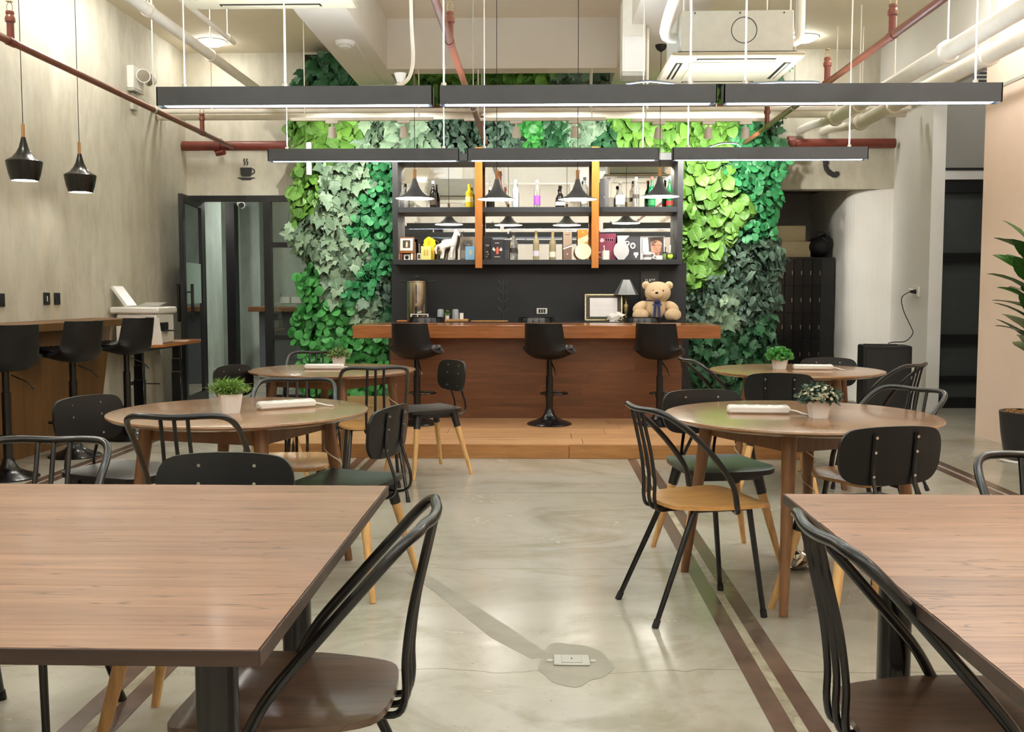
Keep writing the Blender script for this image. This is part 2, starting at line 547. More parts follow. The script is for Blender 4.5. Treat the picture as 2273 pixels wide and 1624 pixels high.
    def plate(self, outline, thick, fn, rings=(1, 0.75, 0.45, 0.2)):
        """Closed 2-D outline given depth `thick`; fn maps (u, v, w) to space."""
        n = len(outline)
        cu = sum(p[0] for p in outline) / n
        cv = sum(p[1] for p in outline) / n
        vs, fs = [], []
        nr = len(rings)
        for side in (0, 1):
            for s in rings:
                for p in outline:
                    vs.append(fn(cu + (p[0] - cu) * s, cv + (p[1] - cv) * s, thick * (side - 0.5)))
            vs.append(fn(cu, cv, thick * (side - 0.5)))
        off = nr * n + 1
        for side in (0, 1):
            o = side * off
            for r in range(nr - 1):
                for k in range(n):
                    l = (k + 1) % n
                    q = (o + r * n + k, o + r * n + l, o + (r + 1) * n + l, o + (r + 1) * n + k)
                    fs.append(q if side else q[::-1])
            for k in range(n):
                l = (k + 1) % n
                q = (o + (nr - 1) * n + k, o + (nr - 1) * n + l, o + nr * n)
                fs.append(q if side else q[::-1])
        for k in range(n):
            l = (k + 1) % n
            fs.append((k, l, off + l, off + k))
        return self.add(vs, fs)

    def ball(self, c, r, seg=16, rings=10, mx=None):
        c = Vector(c)
        if not isinstance(r, (tuple, list)):
            r = (r, r, r)
        vs = [Vector((0, 0, -r[2]))]
        for i in range(1, rings):
            a = PI * i / rings - PI / 2
            for k in range(seg):
                b = 2 * PI * k / seg
                vs.append(Vector((r[0] * math.cos(a) * math.cos(b), r[1] * math.cos(a) * math.sin(b), r[2] * math.sin(a))))
        vs.append(Vector((0, 0, r[2])))
        fs = [(0, 1 + (k + 1) % seg, 1 + k) for k in range(seg)]
        for i in range(rings - 2):
            for k in range(seg):
                l = (k + 1) % seg
                fs.append((1 + i * seg + k, 1 + i * seg + l, 1 + (i + 1) * seg + l, 1 + (i + 1) * seg + k))
        t = len(vs) - 1
        fs += [(t, 1 + (rings - 2) * seg + k, 1 + (rings - 2) * seg + (k + 1) % seg) for k in range(seg)]
        if mx is not None:
            vs = [mx @ p for p in vs]
        return self.add([p + c for p in vs], fs)

    def mesh(self, name, m, smooth=True, angle=38):
        me = bpy.data.meshes.new(name)
        me.from_pydata([tuple(p) for p in self.v], [], self.f)
        bm = bmesh.new()
        bm.from_mesh(me)
        bmesh.ops.recalc_face_normals(bm, faces=bm.faces)
        bm.to_mesh(me)
        bm.free()
        me.update()
        if m is not None:
            me.materials.append(m)
        if smooth:
            me.polygons.foreach_set('use_smooth', [True] * len(me.polygons))
            me.set_sharp_from_angle(angle=math.radians(angle))
        return me

    def build(self, name, m, parent=None, smooth=True, angle=38, origin=None):
        if origin is not None:
            org = Vector(origin)
            self.v = [p - org for p in self.v]
        o = bpy.data.objects.new(name, self.mesh(name, m, smooth, angle))
        COL.objects.link(o)
        if origin is not None:
            o.location = org
        if parent is not None:
            o.parent = parent
        return o


def tag(o, label=None, cat=None, group=None, kind=None):
    if label: o['label'] = label
    if cat: o['category'] = cat
    if group: o['group'] = group
    if kind: o['kind'] = kind
    return o


def thing(name, label, cat, loc=(0, 0, 0), rz=0.0, group=None):
    o = bpy.data.objects.new(name, None)
    o.empty_display_size = 0.1
    COL.objects.link(o)
    o.location = loc
    o.rotation_euler = (0, 0, rz)
    return tag(o, label, cat, group)


def struct(o):
    o['kind'] = 'structure'
    return o


def kids(o):
    return [c for c in bpy.data.objects if c.parent == o]


KIDS = {}


def copy_tree(o, loc, rz, label=None, group=None):
    """A copy of a thing, its parts and their sub-parts; meshes are shared."""
    if o.name not in KIDS:
        KIDS[o.name] = [(c, [(g, []) for g in kids(c)]) for c in kids(o)]
    r = o.copy()
    COL.objects.link(r)
    r.location = loc
    r.rotation_euler = (0, 0, rz)
    if label: r['label'] = label
    if group: r['group'] = group
    for c, gs in KIDS[o.name]:
        d = c.copy()
        COL.objects.link(d)
        d.parent = r
        for g, _ in gs:
            h = g.copy()
            COL.objects.link(h)
            h.parent = d
    return r


def shared(name, me, parent, loc=(0, 0, 0), rot=None, scale=None):
    o = bpy.data.objects.new(name, me)
    COL.objects.link(o)
    o.parent = parent
    o.location = loc
    if rot is not None: o.rotation_euler = rot
    if scale is not None: o.scale = scale
    return o


def rod(a, b, r, seg=8):
    return MB().tube([a, b], r, seg)


# ------------------------------------------------------------------ the room
XL, XR, YB, ZC = -4.17, 3.95, 12.0, 4.09
YR = -3.2                                     # wall behind the photographer
ZS = 3.58                                     # soffit of the beams
FL = struct(MB().box(-6.2, 7.2, YR - .2, 16.2, -0.12, 0).build('floor', M['floor'], smooth=False))
struct(MB().box(-6.2, 7.2, YR - .2, 16.2, ZC, ZC + .15).build('ceiling', M['ceiling'], smooth=False))
struct(MB().box(XL - .2, XL, YR, YB, 0, ZC).build('wall_left', M['concrete'], smooth=False))
struct(MB().box(XL - .2, XR + .2, YR - .2, YR, 0, ZC).build('wall_rear', M['white_wall'], smooth=False))
struct(MB().box(XR, XR + .12, YR, 9.17, 0, ZC).build('wall_right', M['pink_wall'], smooth=False))
# upper white wall over the passage, then the wall stub and the curved niche side
struct(MB().box(XR, XR + .35, 9.17, YB, 3.42, ZC).build('wall_bulkhead', M['white_wall'], smooth=False))
wb = MB()
wb.box(XL, -2.75, YB, YB + .2, 2.43, ZC)
wb.box(-2.75, 2.75, YB, YB + .2, 0, ZC)
wb.box(2.75, 4.14, YB, YB + .22, 2.49, ZC)
struct(wb.build('wall_back', M['concrete'], smooth=False))
stub = MB()
stub.box(4.14, 4.28, 10.86, 12.0, 0, 3.6)
struct(stub.build('wall_stub', M['white_wall'], smooth=False))
arc = []
for i in range(13):
    a = i / 12 * PI / 2
    arc.append((4.145 - 0.46 * math.sin(a), 12.0 + 0.34 * (1 - math.cos(a))))
niche = MB()
pts = [(4.145, 11.95)] + arc + [(3.685, 13.9)]
for (xa, ya), (xb, yb) in zip(pts, pts[1:]):
    niche.add([(xa, ya, 0), (xb, yb, 0), (xb, yb, 2.6), (xa, ya, 2.6)], [(0, 1, 2, 3)])
struct(niche.build('wall_niche', M['white_wall'], angle=60))
al = MB()
al.box(2.2, 3.8, 13.9, 14.0, 0, 2.7)
al.box(2.2, 2.3, 12.2, 13.9, 0, 2.7)
al.box(2.2, 4.4, 12.2, 13.95, 2.62, 2.72)
struct(al.build('wall_alcove', M['grey_panel'], smooth=False))
# passage behind the blush wall: grey upper wall over a black door
pw = MB()
pw.box(4.28, 6.2, 11.34, 11.5, 2.62, ZC)
struct(pw.build('wall_passage', M['grey_panel'], smooth=False))
struct(MB().box(4.28, 6.2, 11.3, 11.5, 2.52, 2.62).build('trim_1', M['white_wall'], smooth=False))
struct(MB().box(4.28, 6.2, 11.29, 11.335, 2.62, 2.645).build('trim_2', M['black_matt'], smooth=False))
struct(MB().box(5.9, 6.1, 9.0, 11.34, 0, ZC).build('wall_far_right', M['grey_panel'], smooth=False))
struct(MB().box(XR + .12, 6.1, 8.9, 9.0, 0, ZC).build('wall_return', M['grey_panel'], smooth=False))
d2 = struct(MB().box(4.285, 4.42, 11.32, 11.45, 0, 2.52).box(4.95, 5.9, 11.32, 11.45, 0, 2.52)
            .box(4.42, 4.95, 11.32, 11.45, 2.38, 2.52).box(4.42, 4.95, 11.32, 11.45, 0, .12)
            .box(4.42, 4.95, 11.32, 11.45, 1.62, 1.72).box(4.42, 4.95, 11.32, 11.45, .72, .82).box(4.42, 4.95, 11.325, 11.45, .30, .36)
            .build('door_2', M['door_black'], smooth=False))
for z0, z1 in ((1.72, 2.38), (.82, 1.62), (.36, .72), (.12, .30)):
    MB().box(4.42, 4.95, 11.37, 11.39, z0, z1).build('pane', M['dark_glass'], d2, smooth=False)
MB().lathe([(0.0, -.02), (.018, -.02), (.018, .02), (0, .02)], 12, mx=Matrix.Translation((5.0, 11.29, .98)) @ Matrix.Rotation(PI / 2, 4, 'X')).build('door_knob', M['rivet'], d2)

# beams
struct(MB().box(-2.0, -1.56, YR, YB, ZS, ZC).build('beam_long', M['beam'], smooth=False))
struct(MB().box(.80, 1.38, YR, YB, ZS, ZC).build('beam_long', M['beam'], smooth=False))
struct(MB().box(-1.56, .80, 10.56, 10.8, ZS, ZC).build('beam_cross', M['beam'], smooth=False))
struct(MB().box(-1.56, .80, 1.2, 1.5, ZS, ZC).build('beam_cross', M['beam'], smooth=False))
# rear wall details seen in the bar mirror
rp = struct(MB().box(-3.5, -2.45, YR, YR + .05, 0, 3.0).build('door_3', M['door_black'], smooth=False))
MB().box(-3.4, -2.55, YR + .05, YR + .06, .1, 2.9).build('door_panel', M['shelf_black'], rp, smooth=False)

# brown inlay strips in the floor
for xc in (0.725, 0.826, -1.372, -1.27, 2.93, 3.03, -3.33, -3.42):
    w = 0.033
    y1 = 7.74 if abs(xc) < 2 else 9.0
    MB().box(xc - w, xc + w, -2.5, y1, -0.01, 0.0025).build('floor_strip', M['strip'], FL, smooth=False)
for xc in (0.776, -1.321):
    MB().box(xc - .018, xc + .018, -2.5, 7.74, -0.01, 0.0015).build('mortar_seam', M['strip_fill'], FL, smooth=False)


# mortar patch round the floor box and a long patched chase
def blob(cx, cy, rx, ry, seed, n=40):
    r = random.Random(seed)
    ph = [r.uniform(0, 6.28) for _ in range(4)]
    out = []
    for i in range(n):
        a = 2 * PI * i / n
        k = 1 + .07 * math.sin(3 * a + ph[0]) + .05 * math.sin(5 * a + ph[1]) + .03 * math.sin(9 * a + ph[2])
        out.append((cx + rx * k * math.cos(a), cy + ry * k * math.sin(a)))
    return out


def floor_patch(outline, z):
    n = len(outline)
    vs = [(x, y, z) for x, y in outline] + [(x, y, -0.01) for x, y in outline]
    fs = [tuple(range(n))] + [(i, (i + 1) % n, n + (i + 1) % n, n + i) for i in range(n)]
    return MB().add(vs, fs)


floor_patch(blob(.125, 3.42, .125, .2, 3), .0012).build('mortar_patch', M['patch'], FL, smooth=False)
ch = [at(900, 1268, z=0), at(960, 1310, z=0), at(1090, 1415, z=0), at(1180, 1462, z=0), at(1225, 1455, z=0), at(1130, 1392, z=0), at(985, 1298, z=0), at(930, 1262, z=0)]
floor_patch([(p.x, p.y) for p in ch], .0008).build('mortar_patch', M['patch'], FL, smooth=False)

# ------------------------------------------------------------------ glazed partition beside the living wall
glz = struct(MB().box(XL, -3.98, 11.97, 12.05, 0, 2.43)
             .box(-3.98, -2.6, 11.97, 12.05, 2.36, 2.43)
             .box(-3.26, -3.17, 11.97, 12.05, 0, 2.36)
             .box(-3.17, -2.6, 11.97, 12.05, 1.82, 1.88).box(-3.17, -2.6, 11.97, 12.05, .72, .78)
             .box(-3.17, -2.6, 11.97, 12.05, 0, .06).build('window_1', M['door_black'], smooth=False))
for z0, z1 in ((1.88, 2.36), (.78, 1.82), (.06, .72)):
    MB().box(-3.17, -2.6, 12.005, 12.013, z0, z1).build('pane', M['glass'], glz, smooth=False)
# the open leaf, swung out towards the room along the concrete wall
dl = thing('glass_door_leaf', 'open black framed glass door leaf standing beside the printer desk', 'door', (-4.0, 11.965, 0), math.radians(6))
fr = MB().box(-.025, .025, -.98, -.88, 0.01, 2.36, .004).box(-.025, .025, -.09, 0, 0.01, 2.36, .004)
fr.box(-.025, .025, -.88, -.09, 2.27, 2.36).box(-.025, .025, -.88, -.09, 0.01, .12)
fr.build('frame', M['door_black'], dl, smooth=False)
MB().box(-.005, .005, -.88, -.09, .12, 2.27).build('pane', M['glass'], dl, smooth=False)
MB().box(.006, .008, -.87, -.10, 1.16, 1.62).build('frosted_film', M['frosted'], dl, smooth=False)
for sx in (-1, 1):
    h = MB().box(sx * .075 - .016, sx * .075 + .016, -.86, -.83, .96, 1.38, .006)
    h.tube([(0, -.845, 1.05), (sx * .075, -.845, 1.05)], .008).tube([(0, -.845, 1.29), (sx * .075, -.845, 1.29)], .008)
    h.build('pull_handle', M['black_metal'], dl)

# the room behind the glass
ob = MB()
ob.box(-6.0, -2.2, 15.6, 15.8, 0, 2.9)
struct(ob.build('wall_office_back', M['concrete_teal'], smooth=False))
struct(MB().box(-2.3, -2.2, 12.2, 15.6, 0, 2.9).build('wall_office_right', M['concrete_teal'], smooth=False))
struct(MB().box(-4.27, -4.135, 12.06, 13.16, 0, 2.72).build('wall_office_left', M['concrete_teal'], smooth=False))
struct(MB().box(-6.0, -5.9, 12.2, 15.6, 0, 2.9).build('wall_office_far', M['concrete'], smooth=False))
struct(MB().box(-6.0, -2.2, 12.2, 15.6, 2.72, 2.8).build('ceiling_office', M['ceiling'], smooth=False))
struct(MB().box(-4.62, -4.49, 14.9, 15.1, 0, 2.6).build('door_4', M['door_black'], smooth=False))
op = struct(MB().box(-4.49, -4.2, 15.2, 15.6, 0, 2.72).build('wall_office_pier', M['concrete_teal'], smooth=False))
oc = thing('office_counter', 'wood topped grey counter seen through the glass partition', 'counter', (-3.1, 14.3, 0))
MB().box(-.95, .78, -.3, .35, 1.02, 1.09, .006).build('counter_top', M['side_bar'], oc)
MB().box(-.85, .78, -.1, .3, 0, 1.02).build('counter_front', M['counter_grey'], oc, smooth=False)
cb = thing('under_counter_cabinet', 'black cabinet under the counter behind the glass', 'cabinet', (-2.62, 14.08, 0))
MB().box(-.2, .25, -.12, .1, 0, .98, .005).build('body', M['black_matt'], cb)
for z in (.25, .55, .85):
    MB().box(-.16, -.13, -.13, -.12, z, z + .05).build('handle', M['rivet'], cb)
for x in (-3.93, -3.75):
    tag(MB().box(x - .075, x + .075, 15.58, 15.6, 1.12, 1.22, .004).build('switch_plate', M['white_plastic']),
        'white switch plate over the office counter, ' + ('nearer the black door post' if x < -3.8 else 'nearer the living wall'), 'switch', 'office switch plates')
cc = thing('security_camera', 'white bullet security camera on the teal wall behind the glass', 'camera', tuple(at(533, 452, Y=13.6)))
MB().tube([(0, 0, 0), (.06, -.14, -.03)], .045, 14).build('body', M['white_plastic'], cc)
MB().tube([(.055, -.13, -.028), (.064, -.15, -.033)], .036, 14).build('lens', M['black_matt'], cc)
MB().tube([(0, 0.02, .02), (-.02, .03, .26)], .018, 10).build('bracket', M['white_plastic'], cc)

# ------------------------------------------------------------------ bar: platform, front, top
pf = thing('bar_platform', 'low wooden plank platform under the bar', 'platform', (0, 0, 0))
y = 7.78
rows = 12
dy = (11.42 - 7.78) / rows
for i in range(rows):
    cuts = [-2.22, -.8 + RND.uniform(-.5, .5), .7 + RND.uniform(-.5, .5), 2.06]
    for a, b in zip(cuts, cuts[1:]):
        if b - a > .1:
            MB().box(a + .0015, b - .0015, y + .001, y + dy - .001, .085, .11, .002).build('plank', M['deck'], pf, origin=((a + b) / 2, y + dy / 2, .1))
    y += dy
for a, b in ((-2.22, .24), (.24, 2.06)):
    MB().box(a + .001, b - .001, 7.755, 7.78, 0, .111, .003).build('fascia_board', M['fascia'], pf, origin=((a + b) / 2, 7.77, .05))
MB().box(-2.21, 2.05, 7.785, 11.42, 0, .084).build('base', M['black_matt'], pf, smooth=False)

bar = thing('bar_counter', 'long wooden bar with thick plank top and dark plank front', 'bar', (0, 0, .11))
x0, x1 = -1.385, 1.335
zz = 0.0
RB = random.Random(5)
nrow = 7
dz = .757 / nrow
for i in range(nrow):
    cuts = [x0] + [x0 + (x1 - x0) * (k + 1) / 4 + RB.uniform(-.25, .25) for k in range(3)] + [x1]
    for a, b in zip(cuts, cuts[1:]):
        if b - a > .05:
            MB().box(a + .0002, b - .0002, 9.4 - RB.uniform(0, .0008), 9.42, zz + .0002, zz + dz - .0002, 0).build('plank', M['bar_front'], bar, origin=((a + b) / 2, 9.41, zz + dz / 2))
    zz += dz
MB().box(x0, x1, 9.42, 9.9, 0, .757).build('body', M['black_matt'], bar, smooth=False)
MB().box(-1.70, 1.655, 9.2, 10.05, .757, .875, .004).build('counter_top', M['bar_top'], bar, origin=(0, 9.6, .8))

bc = thing('back_counter', 'low black service counter standing behind the bar', 'counter', (0, 0, .11))
MB().box(-1.62, 1.62, 10.9, 11.39, 0, .83).build('body', M['black_matt'], bc, smooth=False)
MB().box(-1.64, 1.64, 10.86, 11.415, .83, .86, .004).build('counter_top', M['black_wall'], bc)
ZBC = .97
struct(MB().box(-1.66, 1.66, 11.42, 11.47, .11, 1.62).build('wall_bar', M['black_wall'], smooth=False))

# ------------------------------------------------------------------ mirrored back bar shelf
SY0, SY1 = 11.15, 11.45
sh = thing('bar_shelf', 'charcoal wall shelf backed with mirror behind the bar', 'shelf', (0, 0, 0))
sx0, sx1 = at(871, 460, Y=SY0).x, at(1516, 460, Y=SY0).x
MB().box(sx0, sx0 + .06, SY0, SY1, 1.60, 2.80).build('side_panel', M['shelf_black'], sh, smooth=False)
MB().box(sx1 - .06, sx1, SY0, SY1, 1.60, 2.80).build('side_panel', M['shelf_black'], sh, smooth=False)
MB().box(sx0, sx1, SY0 - .01, SY1, 2.72, 2.80, .003).build('top_board', M['shelf_black'], sh)
ZU = at(1200, 459, Y=SY0).z
ZLO = at(1200, 576, Y=SY0).z
MB().box(sx0 + .06, sx1 - .06, SY0 + .003, SY1, ZU - .06, ZU, .003).build('shelf_board', M['shelf_black'], sh)
MB().box(sx0, sx1, SY0 - .005, SY1, ZLO - .055, ZLO, .003).build('shelf_board', M['shelf_black'], sh)
for px in (1062.5, 1321.5):
    x = at(px, 460, Y=SY0 - .04).x
    MB().box(x - .04, x + .04, SY0 - .06, SY0 - .006, at(px, 595, Y=SY0 - .05).z, 2.86, .004).build('post', M['post_wood'], sh, origin=(x, SY0, 2.2))
cut = [sx0 + .06, at(1062.5, 460, Y=SY1).x, at(1321.5, 460, Y=SY1).x, sx1 - .06]
for z0, z1 in ((ZLO, ZU - .06), (ZU, 2.72)):
    for a, b in zip(cut, cut[1:]):
        MB().box(a + .001, b - .001, SY1 - .012, SY1 - .002, z0, z1).build('mirror_panel', M['mirror'], sh, smooth=False)
MB().box(sx0, sx1, SY1, SY1 + .02, 1.6, 2.8).build('back_board', M['shelf_black'], sh, smooth=False)

# ------------------------------------------------------------------ living wall
LW = thing('living_wall', 'dense green living wall of mixed leaves around the bar shelf', 'plant wall', (0, 11.72, 0))
GX0, GX1 = -2.78, 2.74
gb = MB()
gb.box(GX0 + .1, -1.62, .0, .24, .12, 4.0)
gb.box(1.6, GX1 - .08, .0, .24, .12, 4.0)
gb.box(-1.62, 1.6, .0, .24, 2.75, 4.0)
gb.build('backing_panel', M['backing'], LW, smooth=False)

PROF = {
    'heart': [(0, 0), (.30, -.10), (.47, .12), (.50, .36), (.40, .62), (.20, .86), (0, 1.02)],
    'round': [(0, 0), (.26, -.02), (.44, .16), (.50, .42), (.42, .70), (.22, .90), (0, .96)],
    'maple': [(0, 0), (.2, -.1), (.38, -.1), (.36, .1), (.56, .3), (.42, .42), (.46, .64), (.26, .68), (.14, .9), (0, 1.08)],
    'lobed': [(0, 0), (.30, -.07), (.47, .08), (.51, .27), (.50, .45), (.43, .62), (.30, .78), (.14, .88), (0, .96)],
    'oval': [(0, 0), (.14, .06), (.26, .28), (.28, .5), (.21, .74), (.09, .94), (0, 1.06)],
}


def leaf_geo(kind, fold=.25, droop=.32):
    """Vertices, faces and leaf coordinates of one leaf: stem at the origin, tip along +y, face along +z."""
    p = PROF[kind]
    n = len(p)
    cols = (-1, -.55, 0, .55, 1) if kind in ('lobed', 'maple', 'heart') else (-1, 0, 1)
    vs, uv = [], []
    for s in cols:
        for (x, y) in p:
            xx = x * s
            yy = y if s else max(0.0, y)
            a = abs(xx)
            vs.append((xx, yy, a * fold - a * a * .45 - droop * yy * yy + .05 * a * math.sin(11 * yy + 2 * s)))
            uv.append((xx, yy))
    fs = []
    for c in range(len(cols) - 1):
        for i in range(n - 1):
            fs.append((c * n + i, (c + 1) * n + i, (c + 1) * n + i + 1, c * n + i + 1))
    return np.array(vs, float), fs, np.array(uv, float)


def leaf_mesh(name, kind, m, thick=0.02):
    vs, fs, uv = leaf_geo(kind)
    n = len(vs)
    back = vs.copy()
    back[:, 2] -= thick
    allv = np.vstack([vs, back])
    F = list(fs) + [tuple(i + n for i in reversed(f)) for f in fs]
    me = bpy.data.meshes.new(name)
    me.from_pydata([tuple(v) for v in allv], [], F)
    me.materials.append(m)
    me.polygons.foreach_set('use_smooth', [True] * len(me.polygons))
    lay = me.uv_layers.new(name='leaf')
    lay.data.foreach_set('uv', np.vstack([uv, uv])[[l.vertex_index for l in me.loops]].astype(np.float32).ravel())
    me.update()
    return me


def leaf_cloud(name, kind, m, mats, parent):
    """Many leaves joined into one foliage part."""
    vs, fs, uv = leaf_geo(kind)
    n = len(vs)
    F = np.array(fs)
    V = np.hstack([vs, np.ones((n, 1))])
    A = np.array([[list(r) for r in mx] for mx in mats])
    allv = np.einsum('kij,nj->kni', A, V)[:, :, :3].reshape(-1, 3)
    allf = (F[None] + (np.arange(len(mats)) * n)[:, None, None]).reshape(-1, 4)
    me = bpy.data.meshes.new(name)
    me.vertices.add(len(allv))
    me.vertices.foreach_set('co', allv.astype(np.float32).ravel())
    me.loops.add(allf.size)
    me.loops.foreach_set('vertex_index', allf.astype(np.int32).ravel())
    me.polygons.add(len(allf))
    me.polygons.foreach_set('loop_start', np.arange(0, allf.size, 4, dtype=np.int32))
    me.polygons.foreach_set('use_smooth', np.ones(len(allf), bool))
    lay = me.uv_layers.new(name='leaf')
    lay.data.foreach_set('uv', np.tile(uv[F.ravel()], (len(mats), 1)).astype(np.float32).ravel())
    me.update(calc_edges=True)
    me.materials.append(m)
    o = bpy.data.objects.new(name, me)
    COL.objects.link(o)
    o.parent = parent
    o['kind'] = 'stuff'
    return o


SPEC = {  # outline, size range, relative density
    'lime': ('lobed', .10, .175, 1.35), 'sage': ('maple', .10, .175, 1.25), 'round': ('round', .055, .10, 2.2),
    'ivy': ('oval', .06, .12, 2.2), 'deep': ('maple', .08, .13, 1.5), 'bright': ('round', .06, .115, 1.5),
}
SITES = [  # species patches read off the planting
    (700, 310, 'lime'), (760, 300, 'lime'), (690, 400, 'lime'), (675, 440, 'lime'), (840, 310, 'sage'), (920, 300, 'sage'),
    (1000, 280, 'ivy'), (1060, 300, 'ivy'), (1130, 300, 'ivy'), (1180, 290, 'bright'), (1230, 300, 'deep'), (1300, 300, 'sage'),
    (1350, 310, 'deep'), (1385, 290, 'lime'), (1440, 300, 'lime'), (1540, 290, 'lime'), (1600, 280, 'lime'), (1650, 290, 'round'), (1710, 290, 'deep'),
    (720, 150, 'deep'), (1000, 180, 'lime'), (1150, 180, 'lime'), (1300, 180, 'sage'), (1500, 200, 'lime'), (1680, 200, 'deep'),
    (740, 400, 'sage'), (790, 390, 'sage'), (710, 480, 'sage'), (690, 540, 'sage'), (760, 470, 'sage'), (740, 560, 'sage'), (780, 560, 'sage'),
    (850, 380, 'round'), (830, 440, 'round'), (850, 520, 'round'), (800, 490, 'round'), (830, 590, 'round'), (790, 640, 'round'),
    (760, 620, 'sage'), (860, 640, 'ivy'), (860, 700, 'deep'), (675, 610, 'bright'), (700, 680, 'bright'), (760, 700, 'bright'), (690, 740, 'bright'),
    (820, 690, 'sage'), (800, 760, 'bright'), (850, 770, 'bright'), (720, 780, 'bright'), (800, 860, 'bright'),
    (1540, 390, 'lime'), (1590, 400, 'lime'), (1560, 470, 'lime'), (1600, 500, 'lime'), (1540, 540, 'lime'), (1580, 570, 'lime'), (1525, 600, 'lime'),
    (1640, 380, 'round'), (1690, 390, 'round'), (1700, 450, 'round'), (1680, 500, 'round'), (1650, 470, 'lime'),
    (1630, 560, 'ivy'), (1690, 560, 'ivy'), (1660, 610, 'ivy'), (1580, 640, 'ivy'), (1700, 640, 'ivy'), (1540, 680, 'ivy'), (1600, 680, 'sage'),
    (1660, 690, 'ivy'), (1690, 740, 'deep'), (1620, 760, 'deep'), (1560, 780, 'deep'), (1660, 820, 'deep'), (1600, 840, 'deep'), (1540, 840, 'deep'),
]
SW = [(at(px, py, Y=11.6).x, at(px, py, Y=11.6).z, s) for px, py, s in SITES]
LR = random.Random(11)


def species(x, z):
    best, bs = 9e9, 'deep'
    for sx, sz, s in SW:
        d = (x - sx) ** 2 + (z - sz) ** 2 + LR.uniform(0, .006)
        if d < best:
            best, bs = d, s
    return bs


def green_here(x, z):
    wob = .05 * math.sin(z * 5.1) + .04 * math.sin(z * 11.3 + 1)
    if x < GX0 + wob + (.07 if z > 3.7 else 0) or x > GX1 + wob * .8 or z > 3.98:
        return False
    if x < -1.60:
        return z > .14
    if x > 1.58:
        return z > .14
    return z > 2.74


big, cloud = [], {k: [] for k in SPEC}
for layer, (yo, tries) in enumerate(((.0, 1.0), (-.065, .55), (-.13, .32))):
    for _ in range(int(15500 * tries)):
        x, z = LR.uniform(GX0 - .1, GX1 + .1), LR.uniform(.1, 4.0)
        if not green_here(x, z):
            continue
        s = species(x, z)
        kind, a, b, dens = SPEC[s]
        if LR.random() > dens / 2.2:
            continue
        size = LR.uniform(a, b)
        edge = 1.0 if (abs(x) > 1.72) else .9
        tilt = LR.gauss(.55, .32)          # how far the tip stands off the wall
        spin = LR.gauss(0, .75)
        yaw = LR.gauss(0, .45)
        if x > GX1 - .25: yaw += .5
        if x < GX0 + .25: yaw -= .5
        # leaf +y -> down, leaf +z -> out of the wall (-Y)
        base = Matrix(((-1, 0, 0), (0, 0, -1), (0, -1, 0))).to_4x4()
        mx = (Matrix.Translation((x, yo + LR.uniform(-.06, .03), z)) @ Matrix.Rotation(yaw, 4, 'Z') @ Matrix.Rotation(spin, 4, 'Y')
              @ Matrix.Rotation(-tilt, 4, 'X') @ base @ Matrix.Scale(size, 4))
        if layer == 2 and s in ('lime', 'sage', 'bright', 'deep') and LR.random() < .6:
            big.append((size * (1.3 if s == 'lime' else 1), s, mx))
        else:
            cloud[s].append(mx)
big.sort(key=lambda t: -t[0])
LMESH = {s: leaf_mesh(s + '_leaf', SPEC[s][0], LEAF[s]) for s in SPEC}
for i, (sz, s, mx) in enumerate(big):
    if i < 300:
        o = bpy.data.objects.new('leaf', LMESH[s])
        COL.objects.link(o)
        o.parent = LW
        o.matrix_local = mx
    else:
        cloud[s].append(mx)
FOLNAME = {'lime': 'lime_foliage', 'sage': 'sage_foliage', 'round': 'round_leaf_foliage', 'ivy': 'ivy_foliage', 'deep': 'deep_green_foliage', 'bright': 'bright_foliage'}
for s in SPEC:
    leaf_cloud(FOLNAME[s], SPEC[s][0], LEAF[s], cloud[s], LW)


# ------------------------------------------------------------------ tables
def work_table(label, x0, x1, y0, y1, legs):
    """Rectangular teak-topped table of boards on round black posts."""
    t = thing('work_table', label, 'table', ((x0 + x1) / 2, (y0 + y1) / 2, 0))
    cx, cy = (x0 + x1) / 2, (y0 + y1) / 2
    hx, hy = (x1 - x0) / 2, (y1 - y0) / 2
    r = random.Random(int(abs(x0) * 100))
    n = 12
    dy = 2 * hy / n
    for i in range(n):
        a, b = -hy + i * dy, -hy + (i + 1) * dy
        e = r.uniform(0, .0025)
        o = MB().box(-hx + e, hx - e, a + .0003, b - .0003, .724, .75, .0004).build('board', M['teak'], t, origin=(0, (a + b) / 2, .734))
    for sy in (-1, 1):
        MB().box(-hx, hx, sy * hy, sy * (hy + .003), .724, .7495, .001).build('edge_band', M['teak_edge'], t)
    for sx in (-1, 1):
        MB().box(sx * hx, sx * (hx + .003), -hy - .003, hy + .003, .724, .7495, .001).build('edge_band', M['teak_edge'], t)
    fr = MB()
    fr.box(-hx + .06, hx - .06, -hy + .25, -hy + .3, .69, .723)
    fr.box(-hx + .06, hx - .06, hy - .3, hy - .25, .69, .723)
    fr.build('under_frame', M['black_metal'], t, smooth=False)
    for lx, ly in legs:
        lg = MB().lathe([(.0355, 0.008), (.0355, .724)], 20, c=(lx - cx, ly - cy, 0)).build('leg', M['black_metal'], t)
        MB().lathe([(.037, 0), (.037, .012)], 20, c=(lx - cx, ly - cy, 0)).build('foot_pad', M['rubber'], lg)
    return t


work_table('teak boarded work table with black post legs, dark walnut chair pushed in at its end', -2.75, -.415, 1.46, 2.745, [(-.545, 1.66), (-.60, 2.45), (-2.6, 1.66), (-2.6, 2.45)])
work_table('pale teak work table with curved top walnut chair tucked under its side', .652, 2.9, 1.322, 2.66, [(.735, 1.42), (.79, 2.21), (2.75, 1.42), (2.75, 2.5)])


